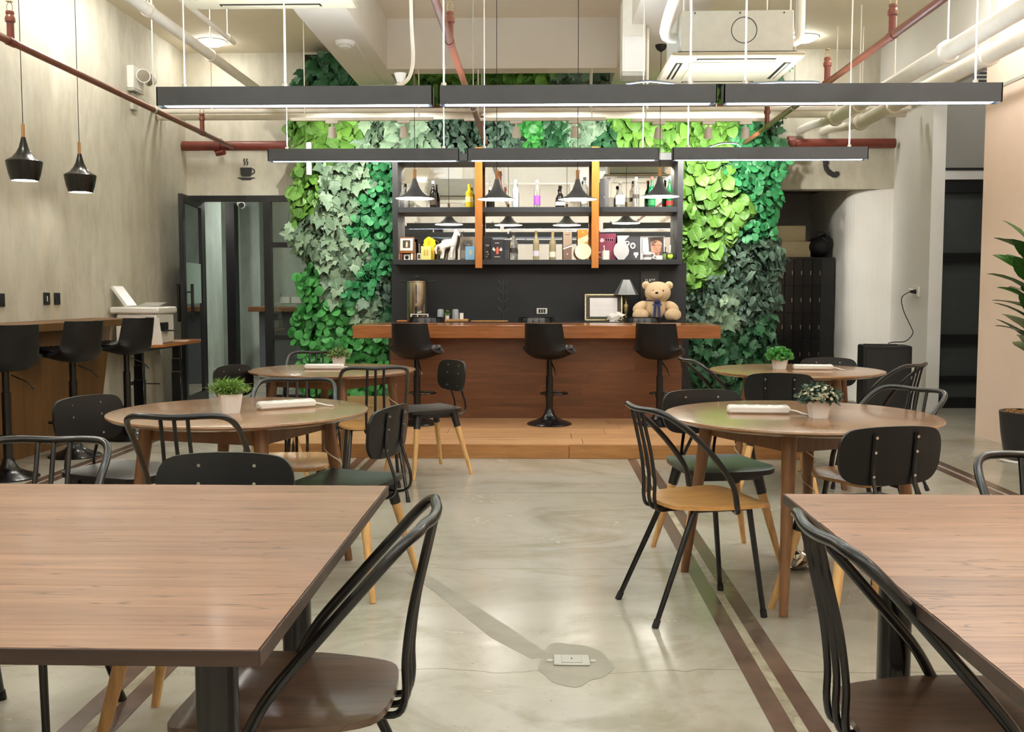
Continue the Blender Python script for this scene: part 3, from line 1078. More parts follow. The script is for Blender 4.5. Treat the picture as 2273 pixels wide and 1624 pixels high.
def round_table(label, x, y, r, a0, cord_leg):
    t = thing('round_table', label, 'table', (x, y, 0), 0, 'round dining tables')
    MB().lathe([(r - .05, .722), (r - .012, .733), (r, .742), (r - .002, .749), (r - .012, .751)], 72).build('tabletop', M['veneer'], t, angle=25)
    pts = []
    legs = []
    for k in range(4):
        a = a0 + k * PI / 2
        u = Vector((math.cos(a), math.sin(a), 0))
        top, bot = u * .40 + Vector((0, 0, .722)), u * .50
        P = [bot.lerp(top, s) for s in (0, .25, .5, .75, 1)]
        lg = MB().tube(P, [.018, .021, .024, .028, .032], 14).build('leg', M['table_leg'], t)
        pts.append(u * .385)
        legs.append((lg, P))
    ap = MB()
    for k in range(4):
        a, b = pts[k], pts[(k + 1) % 4]
        d = (b - a).normalized()
        n = Vector((-d.y, d.x, 0)) * .011
        ap.add([a + n, a - n, b - n, b + n] + [p + Vector((0, 0, .082)) for p in (a + n, a - n, b - n, b + n)],
               [(0, 1, 2, 3), (7, 6, 5, 4), (0, 4, 5, 1), (1, 5, 6, 2), (2, 6, 7, 3), (3, 7, 4, 0)], Matrix.Translation((0, 0, .64)))
    ap.build('apron', M['table_leg'], t, smooth=False)
    if cord_leg is not None:
        lg, P = legs[cord_leg]
        c = []
        for i in range(70):
            s = i / 69
            p = P[-1].lerp(P[0], .12 + s * .75)
            rr = .036 - .009 * s
            w = s * 2 * PI * 3.4
            c.append(p + Vector((math.cos(w) * rr, math.sin(w) * rr, 0)))
        MB().tube(c, .003, 6).build('wound_cable', M['cream_cable'], t)
    return t


D = math.radians
TABLES = {
    'L1': (-1.35, 4.52, .575, D(28), 0), 'R1': (1.145, 4.42, .588, D(-110), 2),
    'L2': (-1.43, 6.98, .575, D(20), 0), 'R2': (1.785, 7.02, .590, D(25), 2),
}
round_table('round brown table holding the feathery grass pot, legs splayed', *TABLES['L1'])
round_table('round brown table holding the speckled grey plant, with cable wound on a far leg', *TABLES['R1'])
round_table('round brown table holding a soft moss pot, near the foot of the living wall', *TABLES['L2'])
round_table('round brown table holding the bright succulent pot, in front of the lockers', *TABLES['R2'])


# ------------------------------------------------------------------ chairs
def mirror_outline(half, n=3):
    full = [(x, y) for x, y in half] + [(-x, y) for x, y in reversed(half[1:-1])]
    return [(p.x, p.y) for p in smooth_path([(x, y, 0) for x, y in full], n, closed=True)]


def make_shell_chair(label):
    """Black ply backrest on two bent bars, black shell seat, beech legs in black sockets."""
    t = thing('shell_chair', label, 'chair', (0, 0, 0), 0, 'black shell chairs with beech legs')
    out = mirror_outline([(0, .222), (.12, .22), (.195, .205), (.222, .15), (.215, .02), (.205, -.12), (.185, -.19), (.11, -.205), (0, -.208)])

    def seat_fn(u, v, w):
        dip = -.014 * math.exp(-((u / .16) ** 2 + ((v + .04) / .15) ** 2)) + .05 * max(0, abs(u) - .14) + .35 * max(0, -v - .15) ** 1.3 - .5 * max(0, v - .17) ** 1.4
        return Vector((u, v, .452 + dip + w))
    MB().plate(out, .022, seat_fn, (1, .93, .7, .4, .15)).build('seat', M['black_shell'], t)
    under = mirror_outline([(0, .18), (.12, .175), (.155, .14), (.15, -.1), (.13, -.15), (0, -.16)])
    MB().plate(under, .03, lambda u, v, w: Vector((u, v, .422 + w)), (1, .5)).build('seat_pan', M['black_shell'], t)
    for sx in (-1, 1):
        for sy in (-1, 1):
            top = Vector((sx * .145, sy * .14 - .005, .43))
            bot = Vector((sx * .243, sy * .225 - .01, 0))
            d = bot - top
            lg = MB().tube([top + d * .16, top + d * .5, bot + Vector((0, 0, .0))], [.0215, .0185, .0125], 14).build('leg', M['oak_leg'], t)
            MB().tube([top + d * -.02, top + d * .22], [.028, .0235], 14).build('socket', M['black_shell'], lg)
    bo = mirror_outline([(0, .114), (.11, .110), (.178, .097), (.207, .055), (.209, -.01), (.197, -.06), (.16, -.094), (.09, -.105), (0, -.107)])

    def back_fn(u, v, w):
        return Vector((u, -.225 - .10 * v + .55 * u * u + w, .683 + v))
    b = MB().plate(bo, .013, back_fn, (1, .9, .6, .3)).build('backrest', M['black_ply'], t)
    for sx in (-1, 1):
        for vv in (.075, .02, -.07):
            p = back_fn(sx * .085, vv, 0)
            MB().tube([p + Vector((0, -.024, 0)), p + Vector((0, .0105, 0))], .0055, 10).build('rivet', M['rivet'], b)
    for sx in (-1, 1):
        P = smooth_path([(sx * .085, -.10, .425), (sx * .085, -.20, .405), (sx * .085, -.262, .425), (sx * .085, -.272, .48), (sx * .085, -.248, .56), (sx * .085, -.23, .62), (sx * .085, -.234, .70), (sx * .085, -.243, .772)], 4)
        MB().tube(P, .0085, 8, flat=.75).build('back_bar', M['black_metal'], t)
    return t


def make_spindle_chair(label, seat_mat, name='spindle_chair', grp='black spindle back chairs', straight=False):
    """Bent black tube chair with three spindles and a moulded ply seat."""
    t = thing(name, label, 'chair', (0, 0, 0), 0, grp)
    so = mirror_outline([(0, .225), (.15, .222), (.205, .16), (.21, .02), (.185, -.1), (.15, -.175), (.09, -.198), (0, -.203)], 3)

    def seat_fn(u, v, w):
        dip = -.012 * math.exp(-((u / .15) ** 2 + ((v + .03) / .15) ** 2)) - .8 * max(0, v - .15) ** 1.5
        return Vector((u, v, .452 + dip + w))
    MB().plate(so, .015, seat_fn, (1, .93, .7, .4, .15)).build('seat', seat_mat, t)
    half = [(.155, .06, .432), (.195, .055, .431), (.212, .045, .455), (.2125, .025, .54), (.212, -.045, .64), (.209, -.135, .735), (.204, -.19, .78), (.19, -.234, .811), (.16, -.262, .826), (.11, -.278, .829), (.055, -.287, .827)]
    if straight:
        half = half[:3] + [(.212, .0, .53), (.209, -.09, .635), (.204, -.18, .737), (.198, -.222, .784), (.182, -.253, .814), (.153, -.272, .826)] + half[-2:]
    P = [Vector(p) for p in half] + [Vector((0, -.289, .825))] + [Vector((-x, y, z)) for x, y, z in reversed(half)]
    MB().tube(smooth_path(P, 4), .0118, 10).build('back_frame', M['black_metal'], t)
    for k in (-1, 0, 1):
        x = k * .05
        S = smooth_path([(x, -.287, .822), (x * 1.0, -.268, .74), (x * 1.05, -.245, .64), (x * 1.1, -.232, .54), (x * 1.1, -.232, .47), (x * 1.1, -.217, .428), (x * 1.1, -.165, .425), (x * 1.1, -.09, .43)], 4)
        MB().tube(S, .0078, 8).build('spindle', M['black_metal'], t)
    fr = MB()
    fr.tube([(-.16, .055, .432), (.16, .055, .432)], .008).tube([(-.14, -.1, .432), (.14, -.1, .432)], .008)
    fr.tube([(-.14, -.1, .432), (-.15, .13, .432)], .008).tube([(.14, -.1, .432), (.15, .13, .432)], .008)
    fr.build('seat_frame', M['black_metal'], t)
    for sx in (-1, 1):
        for top, bot in (((sx * .14, -.10, .437), (sx * .192, -.285, 0)), ((sx * .15, .13, .437), (sx * .185, .185, 0))):
            top, bot = Vector(top), Vector(bot)
            lg = MB().tube([top, bot], [.0125, .0105], 10).build('leg', M['black_metal'], t)
            MB().tube([bot.lerp(top, .07), bot], [.0135, .014], 10).build('foot_cap', M['rubber'], lg)
    return t


def heading(deg):
    return math.radians(deg - 90)


def put(o, x, y, deg):
    o.location = (x, y, 0)
    o.rotation_euler = (0, 0, heading(deg))


# shell chairs
sc0 = make_shell_chair('black ply chair seen side on between the feathery grass table and the teak table')
put(sc0, -.845, 4.375, 165)
SHELL = [
    (-.80, 7.16, 212, 'black ply chair with beech legs turned aside in front of the bar end'),
    (-.945, 2.79, -90, 'black ply chair tucked behind the teak table, silver rivets on its low back'),
    (-1.93, 4.61, -22, 'black ply chair with back towards the side counter, by the feathery grass table'),
    (-1.86, 6.66, -20, 'black ply chair edge on beside the glass partition, by the moss pot table'),
    (.865, 4.86, -79, 'black ply chair facing out behind the light ply spindle chair'),
    (1.24, 3.91, 105, 'black ply chair with riveted back towards us, before the speckled plant table'),
    (1.505, 6.37, 80, 'black ply chair showing its back, between the two round tables by the lockers'),
    (2.15, 7.42, -98, 'black ply chair half hidden behind the bright succulent pot'),
]
for x, y, a, lab in SHELL:
    copy_tree(sc0, (x, y, 0), heading(a), lab)

# spindle chairs
sp0 = make_spindle_chair('black spindle chair with light ply seat standing clear in the aisle', M['oak_seat'])
put(sp0, .665, 4.065, 17)
SPIN = [
    (-1.345, 3.93, 92, 'black spindle chair with back to the teak table, by the feathery grass table'),
    (-1.50, 2.78, -90, 'black spindle chair behind the teak table, beside a riveted ply chair'),
    (-1.05, 6.33, 104, 'black spindle chair with open back before the platform, by the moss pot table'),
    (-1.235, 4.965, -84, 'black spindle chair on the platform side of the feathery grass table'),
    (-1.66, 7.40, -82, 'black spindle chair behind the moss pot table, against the living wall'),
    (2.19, 6.60, 137, 'black spindle chair edge on before the black cabinet, by the succulent table'),
    (1.545, 4.65, 210, 'black spindle chair across the speckled plant table, its glossy rail above the rim'),
    (1.405, 2.56, -90, 'black spindle chair tucked behind the pale teak table, rail glinting'),
    (1.27, 6.93, 8, 'black spindle chair edge on against the dark ivy, by the succulent table'),
]
for x, y, a, lab in SPIN:
    copy_tree(sp0, (x, y, 0), heading(a), lab)
wd0 = make_spindle_chair('dark walnut seat chair with black bent frame, at the end of the teak work table', M['dark_seat'], 'walnut_seat_chair', 'walnut seat chairs', True)
put(wd0, -.50, 2.045, 180)
copy_tree(wd0, (.812, 1.935, 0), heading(2), 'dark walnut seat chair with spindles, pushed against the side of the pale teak table')


# ------------------------------------------------------------------ bar stools
def make_stool(label, shell_h):
    """Gas lift stool: trumpet base, pole, foot ring, bucket seat; shell_h is the underside of the bucket."""
    t = thing('bar_stool', label, 'stool', (0, 0, 0), 0, 'black bar stools')
    MB().lathe([(.0, 0), (.2, 0), (.2, .008), (.185, .018), (.12, .04), (.07, .065), (.045, .10), (.036, .14), (.0, .14)], 40, caps=False).build('base', M['black_metal'], t)
    MB().lathe([(.031, .12), (.031, shell_h - .14), (.024, shell_h - .138), (.024, shell_h + .03)], 18).build('pole', M['black_metal'], t)
    ring = smooth_path([(.028, .0, .27), (.10, .03, .27), (.115, .13, .27), (.06, .19, .27), (0, .2, .27), (-.06, .19, .27), (-.115, .13, .27), (-.10, .03, .27), (-.028, 0, .27)], 5)
    fr = MB().tube(ring, .0085, 8)
    fr.lathe([(.038, .25), (.038, .29)], 16)
    fr.build('footrest', M['black_metal'], t)
    MB().tube([(.03, -.02, shell_h - .02), (.10, -.10, shell_h - .07), (.13, -.13, shell_h - .12)], .005, 6).build('lever', M['black_metal'], t)
    prof = [(.215, .085), (.19, .055), (.10, .03), (0, .008), (-.1, .012), (-.165, .05), (-.2, .12), (-.222, .22), (-.24, .33)]
    prof = [(p.x, p.y) for p in smooth_path([(a, b, 0) for a, b in prof], 2)]
    nv, nu = len(prof), 13
    wid = lambda s: .155 + .06 * min(1, s / .4) - .03 * max(0, s - .6) / .4
    def surf(off):
        vs = []
        for j, (yy, zz) in enumerate(prof):
            s = j / (nv - 1)
            k = min(1, max(0, (s - .5) / .25))
            for i in range(nu):
                u = -1 + 2 * i / (nu - 1)
                curl = abs(u) ** 3
                vs.append(Vector((u * (wid(s) - off), yy + curl * .12 * k + off * k, shell_h + zz + curl * .15 * (1 - k) * max(0, s - .14) * 1.7 + off * (1 - k))))
        return vs
    fs = [(j * nu + i, j * nu + i + 1, (j + 1) * nu + i + 1, (j + 1) * nu + i) for j in range(nv - 1) for i in range(nu - 1)]
    a, b = surf(0), surf(.03)
    n = len(a)
    F = [f[::-1] for f in fs] + [tuple(i + n for i in f) for f in fs]
    rim = [i for i in range(nu)] + [j * nu + nu - 1 for j in range(1, nv)] + [(nv - 1) * nu + i for i in range(nu - 2, -1, -1)] + [j * nu for j in range(nv - 2, 0, -1)]
    F += [(rim[i], rim[(i + 1) % len(rim)], rim[(i + 1) % len(rim)] + n, rim[i] + n) for i in range(len(rim))]
    MB().add(a + b, F).build('seat_shell', M['black_leather'], t, angle=50)
    # quilted pad: pillowed squares on the inside
    PN, QN = 40, 30
    vs = []
    for j in range(QN + 1):
        s = .04 + .94 * j / QN
        q = s * (nv - 1)
        j0 = min(int(q), nv - 2)
        f = q - j0
        yy = prof[j0][0] * (1 - f) + prof[j0 + 1][0] * f
        zz = prof[j0][1] * (1 - f) + prof[j0 + 1][1] * f
        k = min(1, max(0, (s - .5) / .25))
        for i in range(PN + 1):
            u = -.9 + 1.8 * i / PN
            curl = abs(u) ** 3
            puff = .046 + .015 * abs(math.sin(i * PI / 8)) ** .5 * abs(math.sin(j * PI / 6)) ** .5
            vs.append(Vector((u * (wid(s) - .02), yy + curl * .115 * k + puff * k, shell_h + zz + curl * .14 * (1 - k) * max(0, s - .14) * 1.7 + puff * (1 - k) + .004)))
    fs = [(j * (PN + 1) + i, j * (PN + 1) + i + 1, (j + 1) * (PN + 1) + i + 1, (j + 1) * (PN + 1) + i) for j in range(QN) for i in range(PN)]
    MB().add(vs, fs).build('quilted_pad', M['quilt'], t, angle=70)
    return t


st0 = make_stool('black bar stool at the bar beneath the steel urn', .575)
st0.location = (-1.085, 8.97, .11)
st0.rotation_euler = (0, 0, heading(66))
for x, y, a, lab in ((.10, 8.97, 62, 'black bar stool before the middle of the bar, turned slightly'), (1.08, 8.97, 64, 'black bar stool at the bar in front of the teddy bear')):
    copy_tree(st0, (x, y, .11), heading(a), lab)
for px, lab in ((947, 'black stool behind the bar by the steel urn, only its quilted rim showing'), (1190, 'black stool behind the bar near the cup tree, only its quilted rim showing'), (1427, 'black stool behind the bar before the brass lamp, only its quilted rim showing')):
    copy_tree(st0, (at(px, 710, Y=10.5).x, 10.40, .125), heading(-90), lab)
st1 = make_stool('black bar stool at the side counter, cut by the photo edge', .735)
st1.location = (-3.67, 6.84, 0)
st1.rotation_euler = (0, 0, heading(148))
copy_tree(st1, (-3.64, 7.78, 0), heading(160), 'black bar stool at the side counter, second from the printer desk')
copy_tree(st1, (-3.60, 8.72, 0), heading(165), 'black bar stool at the side counter, beside the printer desk')

# ------------------------------------------------------------------ side counter, desk, printer
sd = thing('side_counter', 'long ply counter along the concrete wall with tapering front', 'counter', (-4.0, 7.0, 0))
MB().box(-.165, .25, -4.5, 2.3, .985, 1.05, .004).build('counter_top', M['side_bar'], sd)
n = MB()
n.add([(0, -4.5, 0), (0, 2.02, 0), (0, 2.36, .985), (0, -4.5, .985)] + [(-.03, -4.5, 0), (-.03, 2.02, 0), (-.03, 2.36, .985), (-.03, -4.5, .985)],
      [(0, 1, 2, 3), (7, 6, 5, 4), (0, 4, 5, 1), (1, 5, 6, 2), (2, 6, 7, 3), (3, 7, 4, 0)])
n.build('front_panel', M['side_bar'], sd, smooth=False)

dk = thing('standing_desk', 'wood topped sit stand desk with black telescopic legs under the printer', 'desk', (-3.88, 10.3, 0))
top = [(-.28, -.82), (.12, -.82), (.26, -.6), (.28, .35), (.2, .62), (-.28, .62)]
tv = [(x, y, .755) for x, y in top] + [(x, y, .78) for x, y in top]
k = len(top)
MB().add(tv, [tuple(range(k))[::-1], tuple(range(k, 2 * k))] + [(i, (i + 1) % k, k + (i + 1) % k, k + i) for i in range(k)]).build('desk_top', M['desk_top'], dk, smooth=False)
MB().box(-.05, .05, -.7, .55, .71, .754, .004).build('cross_rail', M['black_metal'], dk)
for y in (-.60, .42):
    lg = MB().box(-.05, .05, y - .032, y + .032, .03, .44, .004).build('leg', M['black_metal'], dk)
    MB().box(-.045, .045, y - .028, y + .028, .44, .58, .003).build('leg_tube', M['black_metal'], lg)
    MB().box(-.04, .04, y - .024, y + .024, .58, .72, .003).build('leg_tube', M['black_metal'], lg)
    for z in (.44, .58):
        MB().box(-.051, .051, y - .033, y + .033, z - .0025, z + .0025).build('steel_ring', M['rivet'], lg, smooth=False)
    MB().box(-.27, .3, y - .035, y + .035, 0, .03, .006).build('foot', M['black_metal'], lg)

pr = thing('printer', 'white multifunction printer on the standing desk', 'printer', (-3.87, 9.95, .78))
bd = MB().box(-.22, .17, -.26, .22, .0, .295, .014)
bd.build('body', M['white_plastic'], pr)
MB().box(-.28, .20, -.28, .24, .30, .365, .016).build('scanner_lid', M['white_plastic'], pr)
MB().add([(-.22, -.26, 0), (.23, -.26, 0), (.20, -.26, .26), (-.22, -.26, .26), (-.22, -.262, 0), (.23, -.262, 0), (.20, -.262, .26), (-.22, -.262, .26)], [(0, 1, 2, 3), (7, 6, 5, 4), (0, 4, 5, 1), (1, 5, 6, 2), (2, 6, 7, 3), (3, 7, 4, 0)]).build('side_panel', M['white_plastic'], pr, smooth=False)
MB().box(.165, .176, -.2, .05, .13, .21, .003).build('paper_slot', M['black_matt'], pr)
MB().box(.17, .27, -.12, .04, .125, .135, .002).build('output_tray', M['black_matt'], pr)
MB().box(.17, .185, -.22, -.02, .24, .29, .004, mx=Matrix.Rotation(D(-12), 4, 'Y')).build('control_panel', M['black_matt'], pr)
MB().box(-.02, .01, -.12, .12, 0, .24, .004, mx=Matrix.Translation((-.13, -.10, .37)) @ Matrix.Rotation(D(-36), 4, 'Y')).build('feed_tray', M['white_plastic'], pr)
MB().box(-.09, .12, -.03, .2, .366, .372, mx=Matrix.Translation((0, 0.02, 0.01)) @ Matrix.Rotation(D(8), 4, 'X')).build('glass_lid', M['grey_panel'], pr)
pp = MB().box(-.07, .07, -.1, .1, 0, .006, .001, mx=Matrix.Rotation(.2, 4, 'Z'))
pp = pp.build('paper_sheet', M['white_plastic'])
pp.location = (-3.72, 10.42, .78)
tag(pp, 'white papers lying on the desk beside the printer', 'paper')


# ------------------------------------------------------------------ table-top things
def make_power_strip(label):
    t = thing('power_strip', label, 'power strip', (0, 0, 0), 0, 'white power strips on the round tables')
    MB().box(-.135, .135, -.032, .032, 0, .036, .009).build('body', M['white_plastic'], t)
    for k in range(4):
        MB().box(-.10 + k * .052, -.066 + k * .052, -.02, .02, .0355, .0368, .0004).build('socket', M['ceramic'], t)
    MB().box(.105, .122, -.012, .012, .0355, .039, .001).build('switch', M['galvanised'], t)
    MB().tube(smooth_path([(.13, 0, .016), (.16, .0, .012), (.185, -.03, .005), (.2, -.07, .0045)], 5), .004, 6).build('cable', M['white_plastic'], t)
    return t


ps0 = make_power_strip('white power strip beside the feathery grass pot')
ps0.location = (-1.16, 4.60, .751)
ps0.rotation_euler = (0, 0, D(35))
for x, y, a, lab in ((.97, 4.45, -4, 'white power strip beside the speckled grey plant'), (-1.49, 6.98, 6, 'white power strip in front of the soft moss pot'), (1.90, 7.02, -8, 'white power strip beside the bright succulent pot')):
    copy_tree(ps0, (x, y, .751), D(a), lab)


def pot_with(kind, label, x, y, rz, hgt=.125, w=.046):
    """White faceted ceramic pot with a small plant."""
    t = thing('potted_plant', label, 'plant', (x, y, .751), rz, 'small white pots on the round tables')
    b = MB()
    secs = [(w * .78, 0), (w * .86, hgt * .2), (w * 1.0, hgt * .62), (w * 1.06, hgt * .8)]
    vs, fs = [], []
    cr = .35
    def ringpts(r, z):
        out = []
        for sx, sy in ((1, 1), (-1, 1), (-1, -1), (1, -1)):
            q = [(sx * r, sy * r * (1 - cr)), (sx * r * (1 - cr), sy * r)]
            out += q if sx * sy > 0 else q[::-1]
        return [Vector((a, c, z)) for a, c in out]
    rings = [ringpts(r, z) for r, z in secs] + [ringpts(w * .94, hgt * .8), ringpts(w * .9, hgt * .66)]
    for r in rings: vs += r
    n = 8
    for i in range(len(rings) - 1):
        for k in range(n):
            fs.append((i * n + k, i * n + (k + 1) % n, (i + 1) * n + (k + 1) % n, (i + 1) * n + k))
    fs += [tuple(range(n))[::-1], tuple((len(rings) - 1) * n + k for k in range(n))]
    b.add(vs, fs).build('pot', M['ceramic'], t, angle=30)
    r = random.Random(len(kind) * 7)
    mats = []
    if kind == 'grass':
        for _ in range(900):
            a, e = r.uniform(0, 6.28), r.uniform(.15, 1.25)
            s = r.uniform(.035, .06)
            p = Vector((r.gauss(0, .026), r.gauss(0, .026), hgt * .78 + r.uniform(0, .035)))
            mats.append(Matrix.Translation(p) @ Matrix.Rotation(a, 4, 'Z') @ Matrix.Rotation(e, 4, 'X') @ Matrix.Diagonal((s * .14, s, s, 1)))
        leaf_cloud('grass_tuft', 'oval', M['tuft'], mats, t)
    else:
        m2 = {'speckled': 'deep', 'moss': 'tuft_soft', 'succulent': 'succulent'}[kind]
        m2 = LEAF['ivy'] if kind == 'speckled' else M[m2]
        num, sz, rad = {'speckled': (520, .022, .085), 'moss': (620, .018, .075), 'succulent': (420, .03, .072)}[kind]
        for _ in range(num):
            a, e = r.uniform(0, 6.28), math.acos(r.uniform(0, 1))
            q = Vector((math.sin(e) * math.cos(a), math.sin(e) * math.sin(a), math.cos(e) * .75))
            p = q * rad * r.uniform(.5, 1) + Vector((0, 0, hgt * .74))
            mats.append(Matrix.Translation(p) @ q.to_track_quat('Y', 'Z').to_matrix().to_4x4() @ Matrix.Rotation(r.uniform(0, 6.28), 4, 'Y') @ Matrix.Rotation(r.gauss(0, .5), 4, 'X') @ Matrix.Diagonal((sz * r.uniform(.8, 1.4),) * 3 + (1,)))
        leaf_cloud('leaf_tuft', 'oval' if kind != 'succulent' else 'round', m2, mats, t)
        if kind == 'speckled':
            mats = []
            for _ in range(230):
                a, e = r.uniform(0, 6.28), math.acos(r.uniform(.1, 1))
                q = Vector((math.sin(e) * math.cos(a), math.sin(e) * math.sin(a), math.cos(e) * .75))
                mats.append(Matrix.Translation(q * rad * r.uniform(.9, 1.1) + Vector((0, 0, hgt * .76))) @ q.to_track_quat('Z', 'Y').to_matrix().to_4x4() @ Matrix.Scale(r.uniform(.009, .016), 4))
            leaf_cloud('blossom', 'round', M['tuft_pale'], mats, t)
    return t


pot_with('grass', 'white pot of feathery green grass on the round table', -1.365, 4.42, .5, .105, .046)
pot_with('speckled', 'white pot of speckled grey flowering plant on the round table', 1.195, 4.31, .15, .098, .043)
pot_with('moss', 'white pot of soft moss green plant on the round table', -1.43, 7.2, .1, .098, .046)
pot_with('succulent', 'white pot of bright green succulent on the round table by the lockers', 1.69, 7.1, .3, .102, .048)

# ------------------------------------------------------------------ rubber plant in its black pot
rp_ = thing('rubber_plant', 'tall rubber plant in a black pot beside the blush wall', 'plant', (3.725, 7.72, 0))
MB().lathe([(.0, .0), (.19, .0), (.20, .012), (.19, .02), (0, .02)], 36, caps=False).build('saucer', M['ceramic'], rp_)
MB().lathe([(.0, .02), (.155, .02), (.17, .08), (.192, .22), (.208, .38), (.204, .385), (.192, .38), (.188, .34), (0, .34)], 36, caps=False).build('pot', M['pot_black'], rp_)
chips = MB()
r = random.Random(4)
for _ in range(240):
    a, q = r.uniform(0, 6.28), .175 * math.sqrt(r.random())
    c = Vector((q * math.cos(a), q * math.sin(a), .345 + r.uniform(0, .04)))
    chips.box(-.018, .018, -.009, .009, -.005, .005, 0, Matrix.Translation(c) @ Matrix.Rotation(r.uniform(0, 3), 4, 'Z') @ Matrix.Rotation(r.gauss(0, .5), 4, 'X'))
o = chips.build('bark_chips', M['soil'], rp_, smooth=False)
o['kind'] = 'stuff'
MB().tube(smooth_path([(0.02, 0, .34), (.03, .01, .6), (.02, 0, .83)], 5), [.052, .048, .044, .04, .04, .038, .037, .036, .035, .034, .03], 12).build('trunk', M['bark'], rp_)
stemP = smooth_path([(.02, 0, .80), (.03, 0, 1.1), (0.0, .01, 1.4), (-.02, 0, 1.68)], 8)
MB().tube(stemP, [.014, .004], 8).build('stem', M['bark'], rp_)
RLM = leaf_mesh('rubber_leaf', 'oval', M['rubber_leaf'], .012)
for i in range(46):
    s = .08 + .92 * i / 45
    p = stemP[min(int(s * (len(stemP) - 1)), len(stemP) - 1)]
    a = i * 2.399
    L = r.uniform(.24, .31) * (1 - .25 * max(0, s - .8) / .2)
    L *= .62 if -math.sin(a) > .25 else 1.0
    el = r.uniform(.45, 1.0) + .5 * max(0, s - .7)
    mx = Matrix.Translation(p) @ Matrix.Rotation(a, 4, 'Z') @ Matrix.Translation((0, .03, 0)) @ Matrix.Rotation(el, 4, 'X') @ Matrix.Rotation(r.gauss(0, .3), 4, 'Y') @ Matrix.Diagonal((L * .85, L, L, 1))
    o = bpy.data.objects.new('leaf', RLM)
    COL.objects.link(o)
    o.parent = rp_
    o.matrix_local = mx

# ------------------------------------------------------------------ black cabinet with cable, lockers, boxes
cab = thing('speaker_cabinet', 'tall black boxy cabinet standing against the white wall', 'cabinet', (3.57, 10.5, 0), D(-8))
MB().box(-.235, .235, -.19, .19, .015, .745, .012).build('body', M['black_matt'], cab)
MB().box(-.20, .20, -.195, -.188, .06, .70, .003).build('front_panel', M['pot_black'], cab)
MB().box(-.2, .12, -.06, .06, .745, .757, .004).build('top_grille', M['black_metal'], cab)
for sx in (-.19, .19):
    MB().lathe([(.03, 0), (.03, .02)], 12, c=(sx, 0, 0)).build('foot', M['rubber'], cab)
w0 = Vector((4.135, 11.2, 1.295))
so = thing('wall_socket', 'white wall socket with black plug above the black cabinet', 'socket', tuple(w0))
MB().box(-.012, .005, -.09, .07, -.055, .055, .004).build('plate', M['white_plastic'], so)
MB().tube([(-.01, -.02, 0), (-.07, -.03, 0)], [.026, .014], 10).build('plug', M['rubber'], so)
MB().tube([(-.01, .05, .01), (-.05, .08, .03)], [.02, .012], 10).build('plug', M['white_plastic'], so)
cp = [w0 + Vector((-.07, -.03, 0)), at(2002, 660, Y=10.95), at(2006, 690, Y=10.9), at(2022, 725, Y=10.85), at(2026, 740, Y=10.8), at(2010, 757, Y=10.62), Vector((3.66, 10.5, .775)), Vector((3.6, 10.48, .763))]
tag(MB().tube(smooth_path(cp, 6), .005, 6).build('appliance_cable', M['rubber']), 'thin black cord drooping from the wall socket to the black cabinet', 'cable')

lk = thing('locker_block', 'black steel lockers with chrome latches in the dark alcove', 'lockers', (3.18, 12.95, 0))
MB().box(-.37, .48, -.32, .35, 0, 1.72, .004).build('body', M['door_black'], lk)
for i in range(6):
    for j in range(5):
        a = -.36 + i * .113
        b = .03 + j * .335
        d = MB().box(a + .003, a + .110, -.332, -.32, b + .004, b + .331, .003).build('door', M['black_metal'], lk, origin=(a + .055, -.326, b + .16))
        MB().box(.03, .042, -.014, -.006, -.03, .025, .002).build('latch', M['rivet'], d)
tag(MB().box(-.3, .3, -.22, .2, 0, .2, .01).build('storage_box', M['beige_box']), 'beige carton lying on top of the black lockers', 'box').location = (3.09, 12.95, 1.72)
tag(MB().box(-.26, .22, -.18, .18, 0, .2, .01).build('storage_box', M['beige_box']), 'beige carton stacked upon another over the lockers', 'box').location = (3.12, 12.97, 1.92)
bg = thing('black_bag', 'soft black bag slumped on top of the lockers', 'bag', (3.50, 12.8, 1.72))
MB().ball((0, 0, .13), (.16, .14, .13)).ball((.07, 0, .2), (.1, .1, .09)).build('body', M['black_matt'], bg)
MB().tube(smooth_path([(-.08, -.1, .2), (-.04, -.12, .3), (.04, -.12, .3), (.08, -.1, .22)], 5), .009).build('handle', M['rubber'], bg)

# floor box, wall plates, signs
fb = thing('floor_box', 'silver floor outlet box set in the concrete aisle', 'floor box', (.118, 3.44, 0))
MB().box(-.064, .064, -.046, .046, 0, .008, .006).build('frame', M['galvanised'], fb)
MB().box(-.036, .036, -.034, .036, .008, .0105, .002).build('lid', M['galvanised'], fb)
MB().box(-.002, .002, -.006, .006, .0105, .0112).build('latch_slot', M['black_matt'], fb, smooth=False)
for sx in (-.075, .075):
    MB().lathe([(.012, 0), (.012, .004)], 12, c=(sx, 0, 0)).build('screw_tab', M['galvanised'], fb)


def wall_plate(name, label, y, z, m, slot=None, hw=.052):
    t = thing(name, label, 'socket', (XL, y, z))
    MB().box(0, .01, -hw, hw, -hw, hw, .003).build('plate', m, t)
    if slot:
        MB().box(.01, .0115, -.006, .006, -.022, .022).build('indicator', slot, t, smooth=False)
    else:
        MB().box(.01, .0125, -.03, .03, -.03, .03, .001).build('socket_face', M['black_matt'], t)
    return t


